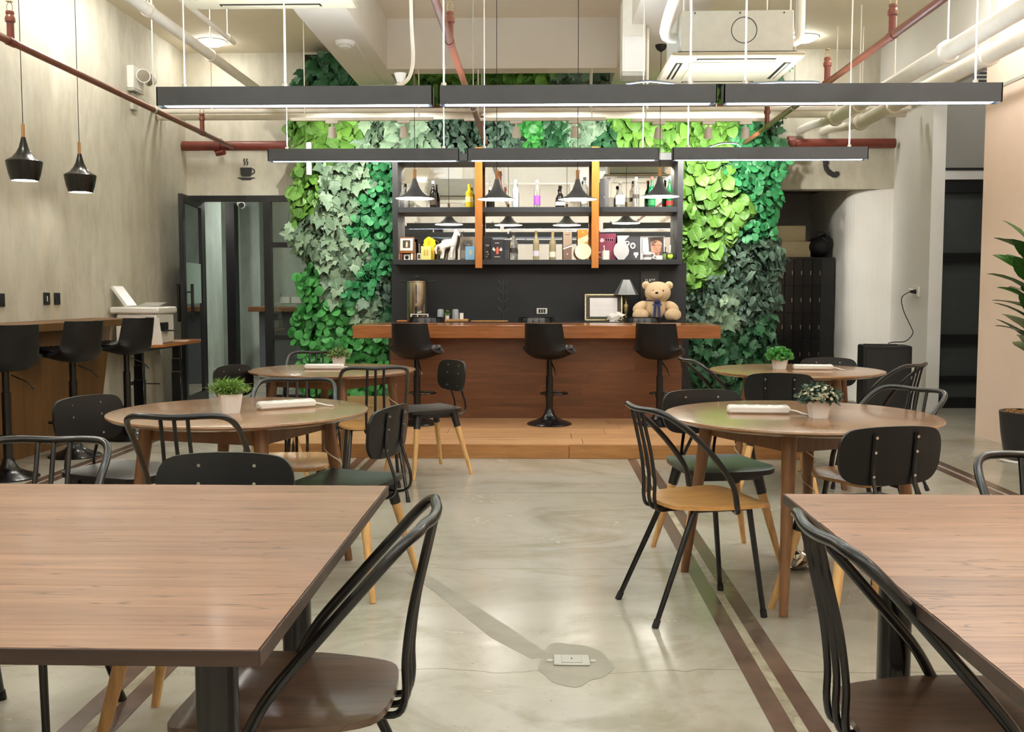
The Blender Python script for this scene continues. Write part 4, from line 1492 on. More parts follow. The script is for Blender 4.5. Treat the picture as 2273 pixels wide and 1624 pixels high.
wall_plate('wall_switch', 'black wall plate with white strip above the side counter', 8.47, 1.232, M['door_black'], M['white_plastic'])
wall_plate('wall_socket', 'plain black wall plate beside the one with the white strip', 8.655, 1.230, M['door_black'])
wall_plate('wall_socket', 'lone black wall plate near the photo edge above the counter', 7.74, 1.225, M['door_black'])
wo = thing('wall_outlet', 'white outlet with black plug low on the concrete wall by the desk', 'socket', (XL, 10.16, .36))
MB().box(0, .012, -.045, .045, -.045, .045, .003).build('plate', M['white_plastic'], wo)
MB().tube([(.012, 0.0, 0), (.05, 0.03, 0)], [.022, .012], 10).build('plug', M['rubber'], wo)
MB().tube(smooth_path([(.05, .03, 0), (.09, .1, -.01), (.2, .3, -.03)], 5), .006, 6).build('cord', M['rubber'], wo)


def flat_sign(name, label, cat, shapes, origin, th=.012):
    t = thing(name, label, cat, tuple(origin))
    for nm, out in shapes:
        k = len(out)
        vs = [(x, 0, z) for x, z in out] + [(x, -th, z) for x, z in out]
        fs = [tuple(range(k)), tuple(range(k, 2 * k))[::-1]] + [(i, (i + 1) % k, k + (i + 1) % k, k + i) for i in range(k)]
        MB().add(vs, fs).build(nm, M['shelf_black'], t, smooth=False)
    return t


def px_out(pts, Y, org):
    return [((at(a, b, Y=Y) - org).x, (at(a, b, Y=Y) - org).z) for a, b in pts]


def thick_line(pts, w):
    L, R_ = [], []
    for i, (x, y) in enumerate(pts):
        a = pts[max(i - 1, 0)]
        b = pts[min(i + 1, len(pts) - 1)]
        d = Vector((b[0] - a[0], b[1] - a[1])).normalized()
        L.append((x - d.y * w, y + d.x * w))
        R_.append((x + d.y * w, y - d.x * w))
    return L + R_[::-1]


YSG = 11.998
og = at(547, 385, Y=YSG)
cup = [(534, 372), (559, 372), (558.5, 387), (556, 392), (538, 392), (534.8, 387)]
hand = thick_line([(558, 375), (563.5, 375.5), (565.5, 379), (564.5, 384), (557.5, 387.5)], 1.1)
sau = [(528, 394), (566, 394), (565.5, 395.8), (560, 396.5), (556, 399.5), (538, 399.5), (534, 396.5), (528.5, 395.8)]
st_ = [thick_line([(x, 352), (x - 1.6, 356), (x + 1.4, 361), (x - .5, 367)], 1.0) for x in (543, 549)]
flat_sign('cup_sign', 'grey steaming coffee cup symbol on the concrete above the glass partition', 'sign',
          [('cup', px_out(cup, YSG, og)), ('handle', px_out(hand, YSG, og)), ('saucer', px_out(sau, YSG, og)), ('steam', px_out(st_[0], YSG, og)), ('steam', px_out(st_[1], YSG, og))], og)
og = at(1845, 375, Y=YSG)
ph = [(1826, 355), (1838, 357), (1840, 364), (1836, 366), (1840, 374), (1848, 381), (1853, 382.5), (1855, 380), (1862, 381), (1863, 388), (1857, 394), (1849, 394), (1838, 388), (1830, 378), (1827, 366)]
flat_sign('telephone_sign', 'black telephone handset symbol on the concrete above the alcove', 'sign', [('handset', px_out(ph, YSG, og))], og)

cbg = thing('plastic_bag', 'crumpled clear plastic bag on the floor under the speckled plant table', 'bag', tuple(at(1768, 1262, z=0)))
r6 = random.Random(21)
bgm = MB().ball((0, 0, .04), (.07, .055, .045), 14, 9)
bgm.v = [Vector((v.x * r6.uniform(.75, 1.2), v.y * r6.uniform(.75, 1.2), max(.001, v.z * r6.uniform(.7, 1.25)))) for v in bgm.v]
bgm.build('film', M['steel'], cbg, smooth=False)


# ------------------------------------------------------------------ linear pendant lights
def linear_light(label, x0, x1, y, z0, h, d, rods, tail=None):
    t = thing('linear_light', label, 'pendant light', ((x0 + x1) / 2, y, z0), 0, 'black linear pendant lights')
    cx = (x0 + x1) / 2
    a, b = x0 - cx, x1 - cx
    hs = MB()
    hs.box(a, b, -d / 2, -d / 2 + .006, 0, h).box(a, b, d / 2 - .006, d / 2, 0, h)
    hs.box(a, a + .006, -d / 2, d / 2, 0, h).box(b - .006, b, -d / 2, d / 2, 0, h)
    hs.box(a + .006, b - .006, -d / 2 + .006, d / 2 - .006, h - .032, h - .022)
    hs.build('housing', M['charcoal'], t, smooth=False)
    MB().box(a + .03, b - .03, -d / 2 + .007, d / 2 - .007, .004, .012).build('diffuser', M['linear_glow'], t, smooth=False)
    MB().box(a + .03, b - .03, -d / 2 + .012, d / 2 - .012, h - .021, h - .014).build('added_uplight', M['added_up_glow'], t, smooth=False)  # added emitter recessed in the housing, lifts the ceiling
    for rx in rods:
        r_ = MB().tube([(rx - cx, 0, h), (rx - cx, 0, ZC - z0)], .0045, 6).build('hanging_rod', M['white_paint'], t)
        MB().lathe([(.014, h), (.014, h + .02)], 10, c=(rx - cx, 0, 0)).build('rod_nut', M['rivet'], r_)
    if tail:
        P = [Vector((p.x - cx, p.y - y, p.z - z0)) for p in tail]
        MB().tube(smooth_path(P, 6), .006, 6).build('supply_cable', M['rubber'], t)
    return t


YF, YK = 5.25, 7.5
xf = lambda px, py=208, Y=YF: at(px, py, Y=Y).x
zf = at(1200, 230, Y=YF - .04).z
hf = at(1200, 188, Y=YF - .04).z - zf
zk = at(1200, 355.5, Y=YK - .04).z
hk = at(1200, 328, Y=YK - .04).z - zk
linear_light('black linear light of the nearer row, above the feathery grass table', xf(353), xf(962), YF, zf, hf, .08, [xf(409, 150), xf(632, 150)])
linear_light('black linear light of the nearer row, at the middle of the row', xf(975), xf(1589), YF, zf, hf, .08, [xf(985, 150), xf(1533, 150)],
             [at(1390, 186, Y=YF), at(1440, 180, Y=YF), at(1500, 186, Y=YF)])
linear_light('black linear light of the nearer row, under the white insulated pipes', xf(1604), xf(2218), YF, zf, hf, .08, [xf(1655, 150), xf(2166, 150)],
             [at(1660, 186, Y=YF), at(1730, 182, Y=YF), at(1810, 182, Y=YF), at(1818, 187, Y=YF)])
xk = lambda px, py=340: at(px, py, Y=YK).x
linear_light('black linear light of the farther row, nearest the coffee cup symbol', xk(597), xk(1020), YK, zk, hk, .08, [xk(636, 250), xk(985, 250)])
linear_light('black linear light of the farther row, before the middle shelf posts', xk(1038), xk(1462), YK, zk, hk, .08, [xk(1075, 250), xk(1428, 250)])
linear_light('black linear light of the farther row, nearest the telephone symbol', xk(1492), xk(1924), YK, zk, hk, .08, [xk(1528, 250), xk(1887, 250)],
             [at(1570, 328, Y=YK), at(1600, 318, Y=YK), at(1635, 318, Y=YK), at(1645, 328, Y=YK)])
for yy, nm in ((3.0, 'above the work tables, overhead'), (.75, 'behind the work tables')):
    for i, (a, b) in enumerate(((-1.95, -.55), (-.48, .93), (.98, 2.4))):
        linear_light('black linear light %s, %s' % (nm, ('by the concrete side', 'over the aisle', 'by the blush side')[i]), a, b, yy, zf + .1, hf, .08, [a + .2, b - .2])


# ------------------------------------------------------------------ bar pendants and side pendants
def cone_pendant(label, x, y, z, top_z):
    t = thing('cone_pendant', label, 'pendant light', (x, y, z), 0, 'cone pendants over the bar')
    prof = [(.185, 0), (.183, .006), (.15, .016), (.11, .034), (.075, .062), (.05, .095), (.034, .13), (.025, .165), (.020, .19)]
    MB().lathe(prof + [(.0, .19)], 40, caps=False).build('shade', M['charcoal'], t)
    MB().lathe([(.016, .19), (.016, .275), (0, .275)], 14, caps=False).build('wooden_neck', M['handle_wood'], t)
    MB().lathe([(.0, .002), (.178, .002), (.178, .0045), (0, .0045)], 40, caps=False).build('diffuser', M['pend_glow'], t)
    MB().tube([(0, 0, .27), (0, 0, top_z - z - .05)], .003, 6).build('cord', M['rubber'], t)
    MB().lathe([(.0, -.065), (.012, -.06), (.04, -.04), (.055, -.012), (.055, 0)], 20, c=(0, 0, top_z - z), caps=True).build('ceiling_rose', M['black_matt'], t)
    return t


YP = 9.62
for px, py, top, lab in ((921, 441, ZC, 'black cone pendant over the bar, nearest the steel urn'), (1103, 443, ZC, 'black cone pendant over the bar, second from the steel urn'),
                         (1282, 443, ZC, 'black cone pendant over the bar, second from the teddy bear'), (1464, 437, ZS, 'black cone pendant over the bar, above the teddy bear')):
    p = at(px, py, Y=YP)
    cone_pendant(lab, p.x, YP, p.z, top)


def pot_pendant(label, x, y, z):
    t = thing('pot_pendant', label, 'pendant light', (x, y, z), 0, 'pot shaped pendants over the side counter')
    prof = [(.096, 0), (.112, .05), (.124, .11), (.129, .142), (.12, .150), (.085, .17), (.055, .205), (.034, .245), (.021, .295), (.015, .32)]
    MB().lathe(prof + [(0, .32)], 40, caps=False).build('shade', M['black_metal'], t)
    MB().lathe([(.0, .012), (.092, .012), (.092, .018), (0, .018)], 32, caps=False).build('diffuser', M['pend_glow'], t)
    MB().lathe([(.013, .318), (.013, .415), (0, .415)], 14, caps=False).build('wooden_neck', M['handle_wood'], t)
    MB().tube([(0, 0, .41), (0, 0, ZC - z)], .003, 6).build('cord', M['rubber'], t)
    return t


p = at(55, 401, Y=7.5)
pot_pendant('black pot shaped pendant over the side counter, nearer the photo edge', p.x, 7.5, p.z)
p = at(179, 427, Y=8.45)
pot_pendant('black pot shaped pendant over the side counter, nearer the printer', p.x, 8.45, p.z)


# ------------------------------------------------------------------ ceiling downlights, detector, track spots
def downlight(label, x, y, glow='unseen_wash_glow'):
    t = thing('downlight', label, 'ceiling light', (x, y, ZC), 0, 'round ceiling downlights')
    MB().lathe([(.13, -.012), (.16, -.008), (.16, 0), (.13, 0)], 32, caps=False).build('rim', M['white_paint'], t)
    MB().lathe([(.0, -.05), (.09, -.048), (.118, -.036), (.128, -.012), (.128, -.004), (0, -.004)], 32, caps=False).build('diffuser', M[glow], t)
    return t


p = at(470, 91, z=ZC)
downlight('round lit downlight by the concrete wall above the coffee cup symbol', p.x, p.y, 'down_glow')
p = at(1784, 82, z=ZC)
downlight('round lit downlight beside the ceiling air conditioner', p.x, p.y, 'down_glow')
for x, side in ((-3.62, 'over the side counter'), (3.5, 'on the blush wall side')):  # rows out of view, added to brighten the side walls
    for y, where in ((8.5, 'level with the bar stools'), (6.4, 'level with the farther round tables'), (4.2, 'level with the nearer round tables'), (2.0, 'level with the work tables'), (-.4, 'behind the photographer')):
        downlight('added round ceiling downlight %s, %s' % (side, where), x, y)

for x, w in ((-2.9, 'nearest the concrete wall'), (-1.3, 'beside the long beam'), (.2, 'over the middle bay'), (1.9, 'beside the other long beam'), (3.2, 'nearest the blush wall')):  # added so the rear wall shows brighter in the mirror
    downlight('added round ceiling downlight washing the rear wall, ' + w, x, -2.2)
downlight('added round ceiling downlight hidden in the passage behind the blush wall', 4.9, 10.1, 'down_glow')  # added out of view to light the white wall
downlight('added round ceiling downlight by the concrete wall just before the photo top edge', -3.5, 9.3)  # added to lift the concrete wall towards its corner
downlight('added round ceiling downlight by the blush wall above the rubber plant', 3.3, 7.4)  # added to lift the blush wall
downlight('round ceiling downlight inside the teal office, over its counter', -3.3, 13.2).location.z = 2.72
downlight('round ceiling downlight inside the teal office, near its left side', -5.2, 13.6).location.z = 2.72

sm = thing('smoke_detector', 'white smoke detector under the long ceiling beam', 'detector', tuple(at(766, 92, z=ZS)))
MB().lathe([(0, -.06), (.05, -.055), (.06, -.04), (.085, -.03), (.09, -.01), (.09, 0)], 28).build('housing', M['white_plastic'], sm)
MB().lathe([(.062, -.044), (.064, -.036)], 28).build('vent_ring', M['galvanised'], sm)
MB().tube(smooth_path([(.09, .0, -.006), (.06, 1.2, -.006), (.07, 2.2, -.006)], 4), .006, 6).build('conduit', M['white_paint'], sm)


def track(label, px0, px1, py, heads, Y=10.6):
    a, b = at(px0, py, Y=Y), at(px1, py, Y=Y)
    t = thing('light_track', label, 'track light', tuple((a + b) / 2), 0, 'white light tracks before the living wall')
    hx = (b.x - a.x) / 2
    MB().box(-hx, hx, -.02, .02, 0, .032, .003).build('rail', M['white_paint'], t)
    for s in (-.8, .8):
        MB().tube([(hx * s, 0, .03), (hx * s, 0, ZC - a.z)], .006, 6).build('hanger', M['white_paint'], t)
    for px in heads:
        x = at(px, py, Y=Y).x - (a.x + b.x) / 2
        MB().box(x - .065, x + .065, -.025, .025, -.03, 0, .004).build('adapter', M['white_plastic'], t)
        hd = MB().tube([(x, -.01, -.065), (x, .03, -.16)], [.035, .047], 18).tube([(x, 0, -.03), (x, 0, -.075)], .01, 8)
        hd.build('spot_head', M['white_plastic'], t)
        MB().tube([(x, .0295, -.159), (x, .0305, -.1615)], .038, 18).build('bulb', M['bulb_glow'], t)
        L = bpy.data.lights.new('track_spot', 'SPOT')
        L.energy = TRACK_WATTS
        L.color = (1.0, .96, .86)
        L.spot_size = D(140)
        L.spot_blend = .7
        L.shadow_soft_size = .04
        o = bpy.data.objects.new('track_spot_lamp', L)
        COL.objects.link(o)
        o.parent = t
        o.location = (x, .035, -.172)
        o.rotation_euler = Vector((0, .95, -.3)).to_track_quat('-Z', 'Y').to_euler()


track('white light track before the lime and sage foliage', 645, 962, 268, (737, 896))
track('white light track above the middle of the bar shelf', 1030, 1345, 268, (1146, 1276))
track('white light track before the lime foliage by the lockers', 1400, 1735, 270, (1462, 1573, 1655))


# ------------------------------------------------------------------ pipes
def pipe_run(name, label, cat, mat, pts, r, group=None, seg=14):
    t = thing(name, label, cat, tuple(pts[0]), 0, group)
    o0 = Vector(pts[0])
    MB().tube([Vector(p) - o0 for p in pts], r, seg).build('pipe', mat, t)
    return t, o0


def sprinkler(t, o0, x, y, z, ring=True):
    q = Vector((x, y, z)) - o0
    MB().tube([q, q + Vector((0, 0, .15))], .024, 12).build('riser', M['red_pipe'], t)
    MB().tube([q + Vector((0, -.045, 0)), q + Vector((0, .045, 0))], .031, 12).build('tee', M['red_pipe'], t)
    hd = MB().lathe([(.032, .13), (.034, .15), (.03, .165), (.024, .175), (.028, .185), (.026, .20), (.012, .205)], 14, c=q)
    hd.build('coupling', M['copper_pipe'], t)
    h2 = MB()
    for s in (-1, 1):
        h2.tube([q + Vector((s * .018, 0, .205)), q + Vector((s * .02, 0, .235)), q + Vector((s * .006, 0, .262))], .004, 6)
    h2.lathe([(.022, .262), (.022, .266)], 14, c=q)
    h2.build('sprinkler_head', M['brass_head'], t)


for X, lab, ys in ((-3.56, 'brown sprinkler pipe along the concrete wall side', (4.3, 6.86, 10.75)), (-.60, 'brown sprinkler pipe over the middle of the room', (4.6, 6.95, 11.0)),
                   (2.325, 'brown sprinkler pipe on the side of the white insulated pipes', (4.7, 6.85, 8.35, 10.5))):
    t, o0 = pipe_run('sprinkler_pipe', lab, 'pipe', M['copper_pipe'], [(X, YR + .05, 2.97), (X, 11.8, 2.97)], .026, 'sprinkler pipes')
    for y in ys:
        sprinkler(t, o0, X, y, 2.97)
    for y in (1.0, 5.2, 9.4):
        MB().tube([Vector((X, y, 3.0)) - o0, Vector((X, y, ZC)) - o0], .006, 6).tube([Vector((X, y - .012, 2.97)) - o0, Vector((X, y + .012, 2.97)) - o0], .034, 12).build('hanger', M['galvanised'], t)
for a, b, lab in ((-4.16, -2.70, 'red main pipe along the concrete above the coffee cup symbol'), (2.66, 4.09, 'red main pipe along the concrete above the telephone symbol')):
    z = at(1200, 321, Y=11.86).z
    t, o0 = pipe_run('main_pipe', lab, 'pipe', M['red_pipe'], [(a, 11.86, z), (b, 11.86, z)], .056, 'red main pipes', 20)
    xx = -3.74 if a < 0 else 2.9
    MB().tube([Vector((xx - .035, 11.86, z)) - o0, Vector((xx + .035, 11.86, z)) - o0], .085, 20).build('coupling', M['red_pipe'], t)
    if a < 0:
        MB().tube([Vector((xx, 11.8, z - .1)) - o0, Vector((xx + .1, 11.75, z - .09)) - o0], .03, 10).build('bolt_lug', M['red_pipe'], t)
for k, (X, Z, lab) in enumerate(((3.16, 3.14, 'thick white insulated pipe, the upper one beside the blush wall'), (3.43, 3.09, 'thick white insulated pipe, the lower one nearest the blush wall'))):
    t, o0 = pipe_run('insulated_pipe', lab, 'pipe', M['white_paint'], [(X, YR + .05, Z), (X, 11.0, Z)], .068, 'white insulated pipes', 20)
    for y in (3.5, 6.0, 8.05 - k * .1, 10.2 - .2 * k, 10.98):
        MB().tube([Vector((X, y - .03, Z)) - o0, Vector((X, y + .03, Z)) - o0], .088, 20).build('pipe_clamp', M['white_paint'], t)
        MB().tube([Vector((X, y, Z + .08)) - o0, Vector((X, y, ZC)) - o0], .007, 6).build('hanger', M['white_paint'], t)
    MB().tube(smooth_path([Vector((X, 10.95, Z)) - o0, Vector((X - .06, 11.25, Z - .0)) - o0, Vector((X - .12, 11.6, Z + .01 + .03 * k)) - o0, Vector((X - .13, 11.98, Z + .02 + .04 * k)) - o0], 5), .045, 14).build('end_bend', M['white_paint'], t)
# white conduits with rods beside the concrete wall
for X, Z, r_, y1, lab in ((-3.02, 3.46, .045, 10.9, 'white conduit near the concrete wall, the thicker of two'), (-2.86, 3.62, .022, 9.6, 'slim white conduit beside the thicker one by the concrete wall')):
    t, o0 = pipe_run('white_conduit', lab, 'pipe', M['white_paint'], [(X, YR + .05, Z), (X, y1, Z)], r_, 'white conduits', 12)
    for y in (2.5, 6.1, 7.9, 9.4):
        MB().tube([Vector((X, y, Z - .06)) - o0, Vector((X, y, ZC)) - o0], .006, 6).tube([Vector((X, y - .015, Z)) - o0, Vector((X, y + .015, Z)) - o0], r_ + .012, 12).build('hanger', M['white_paint'], t)
# cross runs of white pipe in front of the living wall
for py, r_, Y, m_, lab in ((254, .048, 11.1, 'white_paint', 'fat white cross pipe above the living wall tracks'), (243.5, .026, 10.95, 'white_paint', 'slim white cross pipe above the fat white one'), (236, .022, 11.25, 'copper_pipe', 'brown cross pipe above the white cross pipes')):
    z = at(1200, py, Y=Y).z
    t, o0 = pipe_run('cross_pipe', lab, 'pipe', M[m_], [(XL + .01, Y, z), (3.93, Y, z)], r_, None, 14)
    for px in (470, 920, 1070, 1310, 1590, 1700):
        x = at(px, 240, Y=Y).x
        if r_ > .025:
            MB().tube([Vector((x, Y, z + r_)) - o0, Vector((x, Y, ZC)) - o0], .008, 6).build('hanger', M['white_paint'], t)
# threaded rods and flexible tube
ck = thing('cable_trunking', 'short white cable trunking strip beside the lime leaves', 'trunking', tuple(at(686, 388, Y=11.42)))
MB().box(-.026, .026, -.015, .03, 0, .36, .003).build('cover', M['white_plastic'], ck)
MB().box(-.02, .02, .03, .5, .30, .34, .002).build('bracket', M['galvanised'], ck)
fx = thing('flexible_conduit', 'white flexible conduit hanging down behind the nearer linear lights', 'conduit', (0, 0, 0))
fp = [at(912, -30, Y=6.4), at(914, 60, Y=6.4), at(917, 130, Y=6.35), at(911, 165, Y=6.3), at(898, 183, Y=6.25), at(880, 190, Y=6.2)]
MB().tube(smooth_path(fp, 6), .012, 8).build('tube', M['white_paint'], fx)
cn = thing('ceiling_cone', 'small white cone fitting under the long beam end', 'lamp', tuple(at(889, 176, Y=8.9)))
MB().lathe([(.055, .05), (.03, -.03), (.0, -.03)], 20, caps=False).build('shade', M['white_plastic'], cn)


# ------------------------------------------------------------------ air conditioners
def cassette(label, x, y, z, body_h, turn=0.0):
    t = thing('ceiling_air_conditioner', label, 'air conditioner', (x, y, z), turn, 'ceiling cassette air conditioners')
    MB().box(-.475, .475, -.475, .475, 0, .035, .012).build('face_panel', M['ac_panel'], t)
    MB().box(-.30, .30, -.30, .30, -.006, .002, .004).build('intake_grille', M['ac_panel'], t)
    for k in range(4):
        R = Matrix.Rotation(k * PI / 2, 4, 'Z')
        MB().box(-.28, .28, -.415, -.365, -.0015, .004, 0, R).build('louvre_slot', M['black_matt'], t, smooth=False)
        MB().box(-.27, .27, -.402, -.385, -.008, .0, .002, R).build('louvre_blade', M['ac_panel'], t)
    MB().box(-.42, .42, -.42, .42, .035, .05).build('gasket', M['black_matt'], t, smooth=False)
    b = MB().box(-.40, .40, -.40, .40, .05, .05 + body_h, .006).build('body', M['galvanised'], t)
    MB().tube([(.05 + .09 * math.cos(a * PI / 16), -.402, .05 + body_h * .52 + .09 * math.sin(a * PI / 16)) for a in range(32)], .003, 6, closed=True).build('knockout_ring', M['shelf_black'], b)
    for sx in (-.3, .02, .33):
        MB().lathe([(.006, 0), (.006, .004)], 8, mx=Matrix.Translation((sx, -.401, .03 + body_h)) @ Matrix.Rotation(PI / 2, 4, 'X')).build('screw', M['shelf_black'], b)
    for sx in (-.38, .38):
        for sy in (-.38, .38):
            MB().tube([(sx, sy, .05 + body_h), (sx, sy, ZC - z)], .006, 6).build('hanging_rod', M['white_paint'], t)
    MB().tube(smooth_path([(.40, -.1, .18), (.50, -.12, .19), (.52, -.12, .3), (.52, -.12, .6)], 5), .03, 10).build('drain_pipe', M['white_paint'], t)
    MB().tube(smooth_path([(-.38, -.2, .2), (-.5, -.3, .22), (-.42, -.7, .5), (-.3, -1.4, .62)], 5), .04, 10).build('refrigerant_pipe', M['white_paint'], t)
    return t


p = at(1495, 126, Y=7.3)
q = at(1785, 128, Y=7.3)
cassette('ceiling cassette air conditioner with open metal body above the farther lights', (p.x + q.x) / 2, 7.3 + .475, p.z, .29)
p = at(610, 21, Y=5.75)
cassette('ceiling cassette air conditioner cut by the top edge above the conduits', p.x, 5.75 - .475, p.z, .29)
cassette('ceiling cassette air conditioner behind the photographer', 1.6, .4, 3.0, .29)

# boxed duct at the end of the bay and round vent duct
bx = thing('boxed_duct', 'white boxed drop duct hanging by the cross beam end', 'duct', tuple(at(1404, 165, Y=9.0)))
w = .10
MB().box(-w, w, -.12, .12, 0, .62, .004).build('casing', M['white_paint'], bx)
MB().box(-w + .015, w - .015, -.123, -.118, .02, .30, .002).build('front_cover', M['white_plastic'], bx)
MB().box(-w, w, -.11, .11, -.035, .0, .002).build('end_cap', M['galvanised'], bx)
MB().tube([(w + .03, 0, -.3), (w + .03, 0, ZC - bx.location.z)], .012, 8).build('rod', M['white_paint'], bx)

# twin head emergency light
em = thing('emergency_light', 'white twin head emergency light high on the concrete wall', 'emergency light', (XL, 10.42, 3.37))
MB().box(0, .075, -.13, .13, -.02, .21, .008).build('housing', M['white_plastic'], em)
MB().box(.0, .08, -.13, .13, -.045, -.02, .006).build('base', M['galvanised'], em)
MB().box(0, .04, -.06, .06, -.22, -.05, .004).build('bracket', M['galvanised'], em)
for y, rot in ((-.02, .5), (.17, -.3)):
    hd = MB().lathe([(.02, -.08), (.055, -.03), (.068, .0), (.07, .012)], 22, mx=Matrix.Translation((.13, y, .12)) @ Matrix.Rotation(PI / 2, 4, 'X') @ Matrix.Rotation(rot, 4, 'Y'))
    h_ = hd.build('lamp_head', M['white_plastic'], em)
    MB().lathe([(.0, .013), (.062, .013), (.062, .015), (0, .015)], 22, mx=Matrix.Translation((.13, y, .12)) @ Matrix.Rotation(PI / 2, 4, 'X') @ Matrix.Rotation(rot, 4, 'Y'), caps=False).build('lens', M['steel'], h_)
MB().tube(smooth_path([(.04, .1, -.05), (.1, .25, -.12), (.16, .36, -.24), (.1, .2, -.16), (.02, .12, -.17)], 6), .004, 6).build('power_cable', M['white_plastic'], em)

# wall track spot at the upper blush wall
ws = thing('wall_track', 'slim grey light track fixed across the upper blush wall', 'track light', (3.90, 7.2, 3.02))
MB().box(-.012, .012, -1.5, 1.9, -.012, .012).build('rail', M['galvanised'], ws, smooth=False)
MB().tube([(0, .9, -.02), (-.05, .88, -.12)], [.03, .045], 16).build('spot_head', M['white_plastic'], ws)
MB().tube([(0, -1.4, 0), (.05, -1.4, 0)], .008, 6).tube([(0, 1.8, 0), (.05, 1.8, 0)], .008, 6).build('bracket', M['galvanised'], ws)
vg = thing('vent_grille', 'dark vent grille high over the passage door', 'vent', tuple(at(2183, 162, Y=11.33)))
MB().box(-.1, .1, -.01, 0, -.14, .14, .002).build('frame', M['shelf_black'], vg)
for k in range(6):
    MB().box(-.09, .09, -.016, -.008, -.12 + k * .042, -.10 + k * .042).build('slat', M['galvanised'], vg, smooth=False)

# ------------------------------------------------------------------ goods on the mirrored shelf
YI = 11.24


def sx(px, Y=YI):
    return at(px, 520, Y=Y).x


BOTTLES = {
    'plain': [(.0, 0), (.036, 0), (.038, .01), (.038, .15), (.03, .18), (.014, .21), (.013, .27), (.016, .272), (.016, .285), (0, .285)],
    'tall': [(.0, 0), (.033, 0), (.036, .02), (.034, .16), (.036, .19), (.016, .225), (.014, .29), (.0, .29)],
    'squat': [(.0, 0), (.05, 0), (.052, .02), (.05, .10), (.03, .14), (.016, .16), (.015, .2), (.02, .21), (.02, .235), (0, .235)],
}


def tinted(name, c, rough=.06, trans=0.0):
    m, nt, bs = new_mat(name)
    v = scaled_coords(nt, (1, 1, 1))
    c4 = lin(c)
    nt.links.new(ramp(nt, noise(nt, v, 9, 2), [(.3, tuple(k * .92 for k in c4[:3]) + (1,)), (.7, c4)]), bs.inputs['Base Color'])
    bs.inputs['Roughness'].default_value = rough
    bs.inputs['Transmission Weight'].default_value = trans
    bs.inputs['IOR'].default_value = 1.35
    return m


G = {'clear': tinted('clear_bottle_glass', (238, 240, 236), .03, .85), 'frost': tinted('frosted_bottle_glass', (196, 206, 212), .3, .35), 'dark': tinted('dark_bottle_glass', (26, 24, 22), .08),
     'green': tinted('green_bottle_glass', (20, 110, 60), .06, .3), 'yellow': tinted('yellow_bottle', (226, 196, 52), .2), 'straw': tinted('straw_spirit', (214, 200, 160), .05, .6)}
FLAT = {}


def flat_paint(c):
    if c not in FLAT:
        FLAT[c] = paint('print_%d_%d_%d' % c, c, .45, var=.03)
    return FLAT[c]


def bottle(label, px, zb, kind, glass, hscale=1.0, band=None, cap=None, rs=1.0, y=YI):
    t = thing('bottle', label, 'bottle', (sx(px, y), y, zb), 0, 'bottles on the bar shelf')
    pr_ = [(r * rs, z * hscale) for r, z in BOTTLES[kind]]
    MB().lathe(pr_, 20, caps=False).build('body', G[glass], t)
    H = pr_[-1][1]
    MB().lathe([(.0165 * rs, H - .03), (.0165 * rs, H + .004), (0, H + .004)], 14, caps=False).build('cap', flat_paint(cap or (190, 186, 176)), t)
    if band:
        z0, z1, c = band
        r = max(q for q, _ in pr_) + .001
        MB().lathe([(r, z0), (r, z1)], 20, caps=False).build('label', flat_paint(c), t)
    return t


def carton(name, label, cat, px0, px1, zb, h, c, y=YI, d=.07, prints=(), tilt=0.0, group=None):
    x0, x1 = sx(px0, y), sx(px1, y)
    w = (x1 - x0) / 2
    t = thing(name, label, cat, ((x0 + x1) / 2, y, zb), 0, group)
    R = Matrix.Rotation(tilt, 4, 'X')
    MB().box(-w, w, -d / 2, d / 2, 0, h, .0015, R).build('body', flat_paint(c), t)
    for out, pc in prints:      # outlines in parts of width and height
        k = len(out)
        vs = [R @ Vector(((u - .5) * 2 * w, -d / 2 - .0015, v * h)) for u, v in out] + [R @ Vector(((u - .5) * 2 * w, -d / 2 + .002, v * h)) for u, v in out]
        MB().add(vs, [tuple(range(k)), tuple(range(k, 2 * k))[::-1]] + [(i, (i + 1) % k, k + (i + 1) % k, k + i) for i in range(k)]).build('print', flat_paint(pc), t, smooth=False)
    return t


def rect(u0, v0, u1, v1):
    return [(u0, v0), (u1, v0), (u1, v1), (u0, v1)]


def oval(u, v, a, b, n=16):
    return [(u + a * math.cos(2 * PI * i / n), v + b * math.sin(2 * PI * i / n)) for i in range(n)]


# upper board
Z1 = ZU
for k, (px, yy) in enumerate(((884, 11.22), (894, 11.28), (902, 11.2))):
    t = thing('glass_tumbler', ('outermost clear glass tumbler at the urn end of the upper bar shelf', 'middle clear glass tumbler set back on the upper bar shelf', 'innermost clear glass tumbler nearest the cone pendant')[k], 'glass', (sx(px, yy), yy, Z1), 0, 'tumblers on the upper bar shelf')
    MB().lathe([(.0, 0), (.026, 0), (.03, .09), (.027, .09), (.023, .008), (0, .008)], 18, caps=False).build('body', G['clear'], t)
bottle('glass decanter with pale stopper behind the tumblers', 895, Z1, 'squat', 'clear', 1.25, None, (226, 206, 150), 1.0, 11.34)
bottle('black wine bottle with pale capsule on the upper shelf', 962, Z1, 'plain', 'dark', 1.02, (.03, .1, (60, 50, 44)), (236, 232, 224))
bottle('yellow champagne bottle on the upper shelf', 1042, Z1, 'tall', 'yellow', .88, (.06, .12, (240, 226, 160)), (230, 196, 40), 1.15)
bottle('dark bottle behind a cone pendant, by the first wooden post', 1087, Z1, 'plain', 'dark', .78)
bottle('frosted pale blue bottle on the upper shelf', 1144, Z1, 'tall', 'frost', 1.04, None, (170, 182, 190))
bottle('clear bottle with purple and brown label', 1192, Z1, 'tall', 'clear', 1.02, (.03, .13, (132, 70, 170)), (236, 236, 236), 1.0)
